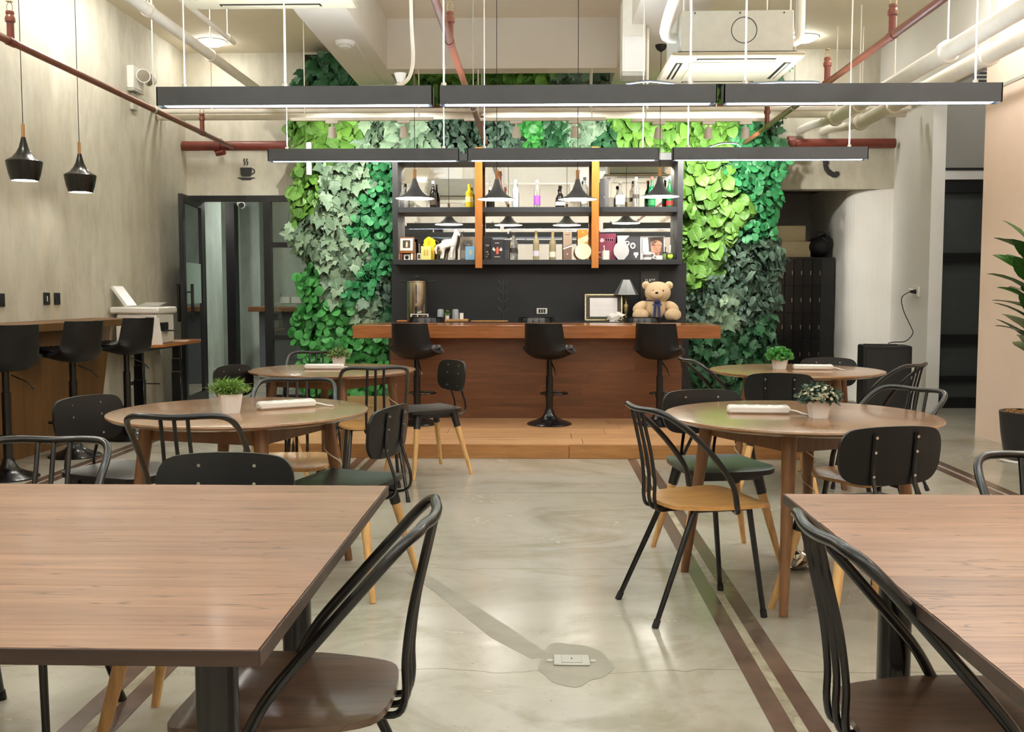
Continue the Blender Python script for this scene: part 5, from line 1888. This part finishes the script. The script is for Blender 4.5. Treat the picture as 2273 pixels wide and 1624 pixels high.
bottle('flat black bottle with white label on the upper shelf', 1243, Z1, 'squat', 'dark', 1.0, (.02, .06, (220, 214, 200)), (30, 28, 26))
bottle('clear black capped bottle beside the second wooden post', 1297, Z1, 'tall', 'clear', 1.12, (.04, .09, (206, 190, 160)), (36, 34, 34))
carton('gift_box', 'slate grey gift box beside the second wooden post', 'box', 1331, 1350, Z1, .31, (88, 88, 92), prints=[(oval(.5, .35, .06, .015), (220, 220, 216))])
bottle('clear bottle with white shield label', 1376, Z1, 'squat', 'clear', 1.15, (.03, .13, (238, 236, 228)), (230, 214, 176), .95)
bottle('clear bottle with dark slanted band on the upper shelf', 1411, Z1, 'tall', 'clear', 1.12, (.10, .14, (70, 64, 58)), (226, 216, 190), 1.05)
bottle('green gin bottle with red and white top', 1446, Z1, 'plain', 'green', 1.15, (.02, .08, (40, 120, 70)), (220, 70, 50), 1.05)
bottle('green bottle with white neck at the end of the upper shelf', 1485, Z1, 'plain', 'green', 1.18, (.02, .07, (200, 40, 40)), (236, 240, 236), .9)

# lower board
Z2 = ZLO
rk = thing('photo_rack', 'small wooden two tier rack holding a framed photo', 'rack', (sx(900), 11.25, Z2))
MB().box(-.105, .105, -.06, .06, .075, .09, .002).build('shelf_board', M['desk_top'], rk)
for s in (-1, 1):
    MB().box(s * .1 - .007, s * .1 + .007, -.06, .06, 0, .2, .002).build('upright', M['table_leg'], rk)
ff = thing('framed_photo', 'brown framed photo of a white vase on the wooden rack', 'frame', (sx(902), 11.245, Z2 + .09))
R = Matrix.Rotation(D(-8), 4, 'X')
MB().box(-.085, .085, -.008, .008, 0, .165, .002, R).build('frame', M['table_leg'], ff)
MB().box(-.07, .07, -.0095, -.006, .014, .15, 0, R).build('mat_board', M['ceramic'], ff, smooth=False)
MB().box(-.042, .042, -.011, -.008, .042, .128, 0, R).build('photo', flat_paint((74, 58, 44)), ff, smooth=False)
MB().add([R @ Vector((x, -.0115, z)) for x, z in ((-.008, .05), (.012, .05), (.014, .1), (.002, .118), (-.008, .095))], [(0, 1, 2, 3, 4)]).build('printed_vase', flat_paint((226, 214, 186)), ff, smooth=False)
for k, (px, c) in enumerate(((885, (226, 206, 170)), (891, (120, 70, 50)), (915, (238, 232, 220)), (921, (170, 120, 80)))):
    carton('book', ('cream', 'brown', 'white', 'tan')[k] + ' small book standing in the lower tier of the wooden rack', 'book', px - 2.4, px + 2.4, Z2, .07, c, d=.09, group='books in the wooden rack')
carton('card_stand', 'white card with dark round mark inside the wooden rack', 'card', 896, 910, Z2, .06, (236, 234, 228), d=.02, y=11.22, prints=[(oval(.5, .45, .3, .35), (40, 38, 36)), (oval(.5, .42, .14, .16), (230, 228, 220))])
carton('card_stand', 'tiny white card beside the pale yellow box', 'card', 926, 934, Z2, .075, (230, 230, 226), d=.015, prints=[(rect(.2, .2, .8, .8), (50, 60, 66))])
carton('gift_box', 'pale yellow gift box with printed figures', 'box', 935, 957, Z2, .15, (244, 222, 132), y=11.2, d=.06,
       prints=[(rect(.26, .3, .44, .62), (196, 170, 90)), (rect(.54, .3, .72, .6), (196, 170, 90)), (oval(.35, .68, .09, .06), (190, 164, 84)), (oval(.63, .66, .09, .06), (190, 164, 84))])
yt = thing('tree_ornament', 'deep yellow cloud topped tree ornament behind the pale yellow box', 'ornament', (sx(952), 11.27, Z2))
yo = [(-.05, 0), (.055, 0), (.06, .15), (.075, .17), (.065, .2), (.07, .215), (.045, .235), (.02, .25), (0, .26), (-.02, .25), (-.045, .232), (-.06, .21), (-.055, .19), (-.068, .17), (-.05, .15)]
k = len(yo)
MB().add([(x, -.02, z) for x, z in yo] + [(x, .02, z) for x, z in yo], [tuple(range(k)), tuple(range(k, 2 * k))[::-1]] + [(i, (i + 1) % k, k + (i + 1) % k, k + i) for i in range(k)]).build('body', flat_paint((232, 196, 30)), yt, smooth=False)
MB().box(-.015, .015, -.022, -.018, .165, .215, .001).build('face_print', flat_paint((206, 170, 22)), yt, smooth=False)




hs = thing('horse_figurine', 'white ceramic horse figurine on the lower bar shelf', 'figurine', (sx(995), 11.22, Z2))
HV = [(-.02, 0, .175), (.045, 0, .18), (-.075, 0, .17), (.075, 0, .225), (.085, 0, .275), (.09, 0, .31), (.115, 0, .285), (.13, 0, .255),
      (-.085, .028, .12), (-.07, .028, .065), (-.085, .028, .008), (-.06, -.028, .12), (-.05, -.028, .065), (-.062, -.028, .008),
      (.06, .028, .11), (.065, .028, .06), (.06, .028, .008), (.045, -.028, .11), (.04, -.028, .06), (.035, -.028, .008),
      (-.115, 0, .165), (-.14, 0, .12), (-.13, 0, .06), (.08, .014, .335), (.08, -.014, .335)]
HE = [(0, 1), (0, 2), (1, 3), (3, 4), (4, 5), (5, 6), (6, 7), (2, 8), (8, 9), (9, 10), (2, 11), (11, 12), (12, 13), (1, 14), (14, 15), (15, 16), (1, 17), (17, 18), (18, 19), (2, 20), (20, 21), (21, 22), (5, 23), (5, 24)]
HR = [.046, .048, .048, .036, .028, .025, .021, .016, .024, .013, .014, .024, .013, .014, .02, .012, .013, .02, .012, .013, .014, .018, .01, .007, .007]


def skinned(name, V, E, R, m, parent, sub=2, root=0):
    bm = bmesh.new()
    lay = bm.verts.layers.skin.verify()
    vs = [bm.verts.new(v) for v in V]
    for a, b in E:
        bm.edges.new((vs[a], vs[b]))
    for v, r in zip(vs, R):
        v[lay].radius = (r, r)
    vs[root][lay].use_root = True
    me = bpy.data.meshes.new(name)
    bm.to_mesh(me)
    bm.free()
    me.materials.append(m)
    o = bpy.data.objects.new(name, me)
    COL.objects.link(o)
    o.parent = parent
    sk = o.modifiers.new('skin', 'SKIN')
    sk.use_smooth_shade = True
    sb = o.modifiers.new('subsurf', 'SUBSURF')
    sb.levels = sb.render_levels = sub
    return o


skinned('body', HV, HE, HR, M['ceramic'], hs)
carton('book', 'grey brown art book with pale scribble cover', 'book', 1021, 1054, Z2, .26, (120, 108, 98), y=11.32, d=.03, tilt=D(-5),
       prints=[(rect(.2, .55, .85, .85), (86, 78, 72)), (oval(.4, .72, .12, .06), (210, 204, 196)), (oval(.6, .68, .14, .05), (200, 194, 186)), (rect(.05, .08, .5, .42), (170, 164, 158))])
carton('greeting_card', 'sky blue card with pale drawing leaning on the art book', 'card', 1033, 1053, Z2, .15, (128, 184, 224), y=11.2, d=.008, tilt=D(-6), prints=[(oval(.55, .55, .22, .2), (190, 204, 180)), (rect(.5, .2, .6, .5), (180, 200, 190))])
carton('gift_box', 'black gift box with pale floral print beside the first wooden post', 'box', 1074, 1091, Z2, .26, (26, 26, 28), y=11.3,
       prints=[(oval(.5, .62, .28, .05), (110, 108, 100)), (oval(.45, .35, .18, .03), (150, 146, 136)), (oval(.6, .25, .16, .03), (140, 136, 128)), (oval(.4, .15, .14, .03), (120, 116, 108))])
carton('gift_box', 'black box printed with a red figure', 'box', 1090, 1118, Z2, .225, (34, 34, 37), y=11.22,
       prints=[([(.42, .28), (.6, .28), (.62, .55), (.52, .66), (.42, .55)], (222, 96, 70)), ([(.1, .5), (.3, .4), (.36, .5), (.2, .62)], (214, 210, 206)), ([(.66, .48), (.8, .62), (.92, .46), (.74, .42)], (200, 196, 192)),
               (rect(.32, .8, .66, .83), (190, 190, 190)), (rect(.28, .13, .72, .16), (200, 200, 200))])
carton('gift_box', 'narrow black box between the red figure box and a bottle', 'box', 1118, 1131, Z2, .22, (36, 36, 42), y=11.26, prints=[(rect(.2, .05, .95, .5), (56, 56, 66))])
bottle('clear bottle with black slanted label beside the narrow black box', 1140, Z2, 'tall', 'clear', 1.02, (.08, .13, (50, 48, 46)), (40, 40, 40), 1.15)
bottle('straw coloured bottle standing alone in the middle bay', 1190, Z2, 'tall', 'straw', 1.08, (.04, .1, (196, 190, 206)), (120, 96, 50), 1.0)
bottle('straw coloured bottle next to the brown whisky carton', 1227, Z2, 'tall', 'straw', 1.06, (.03, .09, (214, 206, 190)), (150, 126, 80), 1.0)
carton('whisky_carton', 'tall brown carton with pale slanted stripe', 'box', 1250, 1269, Z2, .31, (116, 92, 80),
       prints=[([(0, .36), (1, .47), (1, .52), (0, .41)], (232, 228, 220)), ([(0, .43), (1, .55), (1, 1), (0, 1)], (160, 140, 122)), (rect(.25, .88, .75, .9), (110, 92, 80)), (oval(.5, .2, .08, .02), (230, 226, 220))])
carton('whisky_carton', 'tall amber and cream carton behind a cream plate', 'box', 1282, 1305, Z2, .335, (186, 126, 48), y=11.3,
       prints=[([(0, .45), (1, .62), (1, .82), (0, .68)], (206, 192, 158)), (oval(.5, .92, .05, .02), (236, 220, 180))])
pl = thing('standing_plate', 'round cream plate standing on edge before the amber carton', 'plate', (sx(1294), 11.2, Z2 + .09))
MB().lathe([(0, 0), (.06, 0), (.088, .008), (.09, .012), (.06, .008), (0, .008)], 32, caps=False, mx=Matrix.Rotation(PI / 2 - .12, 4, 'X')).build('dish', flat_paint((226, 218, 190)), pl)
MB().box(-.04, .04, .0, .05, -.09, -.08, .003).build('stand', M['black_matt'], pl)
carton('gift_box', 'maroon box with pale emblem beside the second wooden post', 'box', 1330, 1367, Z2, .29, (128, 52, 78), y=11.31, d=.08,
       prints=[([(.03, .72), (.1, .82), (.22, .82), (.29, .76), (.26, .68), (.08, .67)], (206, 186, 196)), (rect(.32, .70, .86, .82), (160, 96, 118)), (rect(.37, .72, .45, .80), (196, 160, 176)), (rect(.5, .72, .58, .80), (196, 160, 176)), (rect(.62, .72, .7, .80), (196, 160, 176)), (rect(.74, .72, .82, .80), (196, 160, 176))])


def mug(label, px, y, w=.042, h=.085, side=-1, mk=None):
    t = thing('mug', label, 'mug', (sx(px, y), y, Z2), 0, 'mugs on the lower bar shelf')
    MB().lathe([(0, 0), (w, 0), (w, h), (w - .004, h), (w - .005, .006), (0, .006)], 24, caps=False).build('cup', M['ceramic'], t)
    MB().tube(smooth_path([(side * w * .95, 0, h * .82), (side * (w + .03), 0, h * .75), (side * (w + .032), 0, h * .35), (side * w * .95, 0, h * .2)], 5), .006, 8).build('handle', M['ceramic'], t)
    if mk:
        MB().lathe([(w + .0006, h * .3), (w + .0006, h * .65)], 24, caps=False).build('print', flat_paint(mk), t)
    return t


m1 = mug('white mug with a spoon, in front of the maroon box', 1344, 11.2, .046, .1)
MB().tube([(0, 0, .02), (-.015, 0, .14), (-.02, 0, .155)], [.004, .006, .01], 8).build('spoon', M['ceramic'], m1)
vz = thing('vase_plaque', 'pale grey round bodied flat vase before the dark picture book', 'vase', (sx(1379), 11.24, Z2))
vo = [(-.03, 0), (.03, 0), (.08, .06), (.088, .1), (.075, .15), (.045, .18), (.04, .21), (.09, .265), (-.045, .265), (-.04, .19), (-.07, .16), (-.085, .11), (-.078, .06)]
k = len(vo)
MB().add([(x, -.012, z) for x, z in vo] + [(x, .012, z) for x, z in vo], [tuple(range(k)), tuple(range(k, 2 * k))[::-1]] + [(i, (i + 1) % k, k + (i + 1) % k, k + i) for i in range(k)]).build('body', flat_paint((190, 190, 192)), vz, smooth=False)
carton('picture_book', 'dark picture book with white spectacles drawing', 'book', 1370, 1420, Z2, .265, (58, 58, 62), y=11.33, d=.015, tilt=D(-4),
       prints=[(oval(.44, .70, .12, .10), (226, 226, 226)), (oval(.46, .70, .07, .065), (58, 58, 62)), (oval(.70, .60, .12, .13), (220, 220, 220)), (oval(.70, .60, .07, .08), (80, 80, 84)), (rect(.74, .20, .94, .32), (230, 230, 230)), (rect(.80, .1, .88, .2), (220, 220, 220))])
# glossy magazine printed with a cropped face
carton('magazine', 'glossy magazine printed with a cropped man\'s face', 'magazine', 1421, 1476, Z2, .265, (176, 176, 180), y=11.34, d=.012, tilt=D(-4),
       prints=[([(.32, .95), (.95, .98), (.97, 0), (.34, .0), (.36, .5)], (62, 60, 60)), ([(.42, .72), (.48, .86), (.78, .84), (.88, .7), (.86, .4), (.76, .18), (.58, .12), (.46, .3)], (206, 150, 122)),
               ([(.40, .80), (.46, .95), (.82, .96), (.92, .8), (.90, .66), (.84, .78), (.60, .84), (.46, .78)], (74, 58, 50)), (rect(.48, .60, .62, .64), (70, 52, 46)), (rect(.70, .60, .84, .64), (70, 52, 46)),
               ([(.56, .24), (.72, .22), (.74, .3), (.56, .32)], (150, 96, 84)), (rect(.06, .3, .10, .9), (120, 120, 124))])
mug('white mug with dark print beside the magazine face', 1437, 11.2, .046, .085, 1, (120, 116, 116))
mug('small white cup at the end of the lower shelf', 1464, 11.19, .036, .045, -1)
gt = thing('green_jar', 'small black jar with bright green round label', 'jar', (sx(1487), 11.22, Z2))
MB().lathe([(0, 0), (.036, 0), (.04, .06), (.034, .075), (0, .075)], 20, caps=False).build('body', flat_paint((60, 70, 40)), gt)
MB().ball((0, -.034, .038), (.03, .006, .028)).build('label', flat_paint((176, 214, 60)), gt)
MB().tube([(.0, 0, .07), (.004, 0, .16)], .007, 8).build('straw', M['white_plastic'], gt)
gt2 = thing('olive_jar', 'small olive green jar next to the bright green label jar', 'jar', (sx(1476), 11.24, Z2))
MB().lathe([(0, 0), (.026, 0), (.028, .055), (.022, .07), (.022, .08), (0, .08)], 18, caps=False).build('body', flat_paint((96, 116, 66)), gt2)
MB().lathe([(.024, .07), (.024, .083), (0, .083)], 18, caps=False).build('lid', M['black_matt'], gt2)

# ------------------------------------------------------------------ goods on the back counter
YC = 11.1


def bx_(px, Y=YC):
    return at(px, 700, Y=Y).x


ur = thing('steel_urn', 'tall polished steel beverage urn with tap', 'urn', (bx_(927), YC, ZBC))
MB().lathe([(0, 0), (.115, 0), (.118, .01), (.118, .425), (.124, .43), (.124, .44), (.1, .452), (0, .46)], 40, caps=False).build('body', M['steel_band'], ur)
MB().lathe([(.012, .46), (.012, .475), (.03, .482), (.026, .495), (0, .497)], 16, caps=False).build('lid_knob', M['black_matt'], ur)
for s in (-1, 1):
    MB().tube([(s * .12, 0, .435), (s * .2, 0, .44)], .007, 8).build('handle', M['black_matt'], ur)
MB().tube([(0, -.118, .10), (0, -.17, .10), (0, -.175, .06)], .013, 10).tube([(0, -.16, .10), (0, -.16, .16)], .012, 8).build('tap', M['black_matt'], ur)
MB().box(-.006, .006, -.121, -.117, .2, .40).build('level_gauge', M['shelf_black'], ur, smooth=False)
dr = thing('drip_stand', 'white open cup stand in front of the steel urn', 'stand', (bx_(932, 10.95), 10.93, ZBC))
d_ = MB()
for x in (-.09, -.02, .09):
    d_.box(x - .006, x + .006, -.03, .03, 0, .075, .002)
d_.box(-.096, .096, -.03, .03, .075, .085, .002)
d_.build('frame', M['white_plastic'], dr)
tr = thing('wooden_tray', 'light wooden tray carrying glasses and a tiny plant', 'tray', (bx_(1006), 11.0, ZBC))
MB().box(-.17, .17, -.09, .09, 0, .012, .003).build('base', M['oak_seat'], tr)
for s in (-1, 1):
    MB().box(-.17, .17, s * .085 - .005, s * .085 + .005, .012, .026, .002).build('rim', M['oak_seat'], tr)
for k, px in enumerate((978, 1011)):
    t = thing('glass_jar', ('upside down clear glass at the urn side of the wooden tray', 'upside down clear glass beside the tiny plant and white card')[k], 'glass', (bx_(px, 11.0), 11.0, ZBC + .013))
    MB().lathe([(.038, 0), (.034, .11), (.028, .12), (0, .122)], 18, caps=False).build('body', G['frost'], t)
    MB().lathe([(.0385, .0), (.0385, .012)], 18, caps=False).build('rim', M['ceramic'], t)
tp = thing('tiny_plant', 'tiny green plant in white pot between the upturned glasses', 'plant', (bx_(993, 10.96), 10.95, ZBC + .013))
MB().lathe([(0, 0), (.018, 0), (.024, .055), (.02, .055), (0, .05)], 14, caps=False).build('pot', M['ceramic'], tp)
rr = random.Random(2)
mats = []
for _ in range(120):
    a, e = rr.uniform(0, 6.28), math.acos(rr.uniform(-.3, 1))
    q = Vector((math.sin(e) * math.cos(a), math.sin(e) * math.sin(a), math.cos(e)))
    mats.append(Matrix.Translation(q * .02 + Vector((0, 0, .075))) @ q.to_track_quat('Y', 'Z').to_matrix().to_4x4() @ Matrix.Scale(.02, 4))
leaf_cloud('leaf_tuft', 'oval', M['tuft'], mats, tp)
carton('menu_card', 'plain white card standing at the tray end', 'card', 1020, 1028, ZBC + .013, .08, (240, 238, 232), y=11.0, d=.03)
ms = tag(MB().box(-.2, .2, -.07, .07, 0, .012, .003).build('serving_board', M['oak_seat']), 'flat pale wooden board lying before the cup tree', 'board')
ms.location = (bx_(1088), 10.97, ZBC)
tg = tag(MB().box(-.06, .05, -.05, .05, 0, .012, .003).build('orange_box', flat_paint((226, 140, 60))), 'flat orange packet lying beside the steel urn', 'packet')
tg.location = (bx_(894, 11.0), 11.0, ZBC)
ct = thing('cup_tree', 'black metal cup tree with upturned arms', 'cup tree', (bx_(1117), 11.12, ZBC))
MB().lathe([(0, 0), (.055, 0), (.055, .008), (0, .01)], 24, caps=False).build('base', M['shelf_black'], ct)
MB().lathe([(.011, .005), (.011, .46), (.0, .465)], 12, caps=False).build('post', M['shelf_black'], ct)
for z in (.12, .22, .315, .41):
    for s in (-1, 1):
        MB().tube([(0, 0, z - .015), (s * .03, 0, z), (s * .056, 0, z + .035)], .006, 8).build('arm', M['shelf_black'], ct)
so2 = thing('wall_socket', 'pale socket plate with three dark outlets on the black bar wall', 'socket', tuple(at(1203, 690, Y=11.418)))
MB().box(-.06, .06, -.008, 0, -.033, .033, .003).build('plate', M['white_plastic'], so2)
for k in (-1, 0, 1):
    MB().box(k * .028 - .011, k * .028 + .011, -.0095, -.007, -.022, .022, .001).build('outlet', M['shelf_black'], so2)

ce = thing('framed_certificate', 'gold and black framed blank certificate leaning on the bar wall', 'frame', (bx_(1340), 11.12, ZBC))
R = Matrix.Rotation(D(-7), 4, 'X')
MB().box(-.212, .212, -.012, .012, 0, .305, .003, R).build('outer_frame', M['shelf_black'], ce)
e = MB()
for x0_, x1_, z0_, z1_ in ((-.205, .205, .007, .02), (-.205, .205, .285, .298), (-.205, -.192, .007, .298), (.192, .205, .007, .298)):
    e.box(x0_, x1_, -.016, -.011, z0_, z1_, .001, R)
e.build('gold_trim', M['brass'], ce, smooth=False)
MB().box(-.19, .19, -.0145, -.011, .022, .283, 0, R).build('black_mat', flat_paint((52, 46, 30)), ce, smooth=False)
MB().box(-.15, .15, -.0165, -.012, .05, .255, 0, R).build('paper', flat_paint((222, 220, 220)), ce, smooth=False)
for s in (-1, 1):
    for z in (.035, .27):
        MB().ball(R @ Vector((s * .178, -.016, z)), .006, 10, 6).build('corner_pin', M['brass'], ce)
for z, w_ in ((.185, .09), (.165, .07), (.12, .1)):
    MB().box(-w_, w_, -.0172, -.016, z, z + .0022, 0, R).build('text_line', flat_paint((196, 194, 196)), ce, smooth=False)
nb = thing('tissue_bag', 'crumpled clear and white tissue packet before the certificate', 'packet', (bx_(1362, 10.95), 10.95, ZBC))
r5 = random.Random(9)
nbm = MB().ball((0, 0, .05), (.075, .05, .05), 18, 12)
nbm.v = [Vector((v.x * (1 + .5 * (v.z > .06)) + .012 * math.sin(v.z * 120 + v.x * 60) + .03 * (v.z > .06), v.y, max(0, v.z + .01 * math.sin(v.x * 110)))) for v in nbm.v]
nbm.build('packet', M['white_plastic'], nb, angle=20)
MB().box(-.05, .06, -.06, -.02, 0, .006, .002).build('folded_tissue', M['ceramic'], nb)

lp = thing('brass_lamp', 'brass column table lamp with grey cone shade', 'lamp', (bx_(1390), 11.14, ZBC))
MB().lathe([(0, 0), (.06, 0), (.062, .012), (.045, .022), (.02, .035), (.014, .06), (.026, .1), (.032, .16), (.03, .185), (.012, .19), (.012, .215), (.03, .235), (.02, .26), (.012, .28), (.012, .32), (0, .32)], 24, caps=False).build('column', M['brass'], lp)
MB().lathe([(.135, .29), (.133, .292), (.045, .455), (.047, .455), (.137, .29)], 8, caps=False).build('shade', M['lamp_grey'], lp, angle=10)
MB().tube(smooth_path([(-.05, -.05, .01), (-.09, -.06, .03), (-.06, -.07, .06), (-.03, -.06, .03)], 5), .004, 6).build('cord', M['cream_cable'], lp)
carton('notice_card', 'dark notice card with pale lettering behind the teddy bear', 'card', 1423, 1464, ZBC + .2, .36, (58, 56, 54), y=11.40, d=.01,
       prints=[(rect(.25, .66, .29, .74), (230, 230, 228)), (rect(.33, .66, .37, .74), (230, 230, 228)), (rect(.37, .66, .42, .68), (230, 230, 228)), (oval(.5, .7, .05, .045), (230, 230, 228)), (rect(.58, .69, .62, .75), (220, 220, 218)), (rect(.65, .69, .69, .75), (220, 220, 218)), (rect(.72, .69, .78, .75), (220, 220, 218))])

# ------------------------------------------------------------------ teddy bear
tb = thing('teddy_bear', 'beige plush teddy bear with navy ribbon sitting on the back counter', 'teddy bear', (bx_(1455, 11.08), 11.08, ZBC))


def fluffy(mb):
    return mb


MB().ball((0, .02, .152), (.125, .11, .15), 24, 16).build('body', M['fur'], tb)
hd = MB().ball((.02, -.015, .315), (.142, .115, .115), 28, 18)
hd.build('head', M['fur'], tb)
MB().ball((-.005, -.118, .292), (.075, .05, .052), 20, 12).build('muzzle', M['fur'], tb)
MB().ball((.02, .02, .38), (.115, .1, .055), 20, 12).build('crown_patch', M['fur_shade'], tb)
for s in (-1, 1):
    e_ = MB().ball((.02 + s * .125, .02, .392), (.045, .03, .045), 16, 10).build('ear', M['fur'], tb)
    MB().ball((.02 + s * .122, -.004, .392), (.028, .012, .028), 14, 8).build('inner_ear', M['fur_shade'], e_)
    MB().ball((0, 0, 0), (.09, .055, .055), 18, 12, Matrix.Translation((s * .17, -.02, .158)) @ Matrix.Rotation(s * D(32), 4, 'Y')).build('arm', M['fur'], tb)
    lg = MB().ball((0, 0, 0), (.085, .11, .07), 18, 12, Matrix.Translation((s * .172, -.09, .072)) @ Matrix.Rotation(s * D(-18), 4, 'Z')).build('leg', M['fur'], tb)
    MB().ball((s * .2, -.165, .078), (.058, .03, .06), 16, 10).build('foot', M['fur'], lg)
    MB().ball((.012 + s * .055, -.122, .335), .0085, 10, 6).build('eye', M['black_matt'], tb)
MB().ball((-.008, -.168, .312), (.017, .01, .012), 12, 8).build('nose', M['black_matt'], tb)
rb = MB()
rb.add([(-.01, -.125, .235), (.03, -.125, .235), (.055, -.135, .175), (-.055, -.135, .175)], [(0, 1, 2, 3)])
rb.box(-.045, -.015, -.145, -.138, .05, .185, 0, Matrix.Rotation(.05, 4, 'Y'))
rb.box(.012, .042, -.145, -.138, .05, .185, 0, Matrix.Rotation(-.05, 4, 'Y'))
rb.tube([(.10 * math.cos(a * PI / 12), .02 + .09 * math.sin(a * PI / 12), .225) for a in range(24)], .012, 8, closed=True)
rb.ball((0, -.128, .215), (.03, .02, .022), 12, 8)
rb.build('ribbon', M['ribbon'], tb)
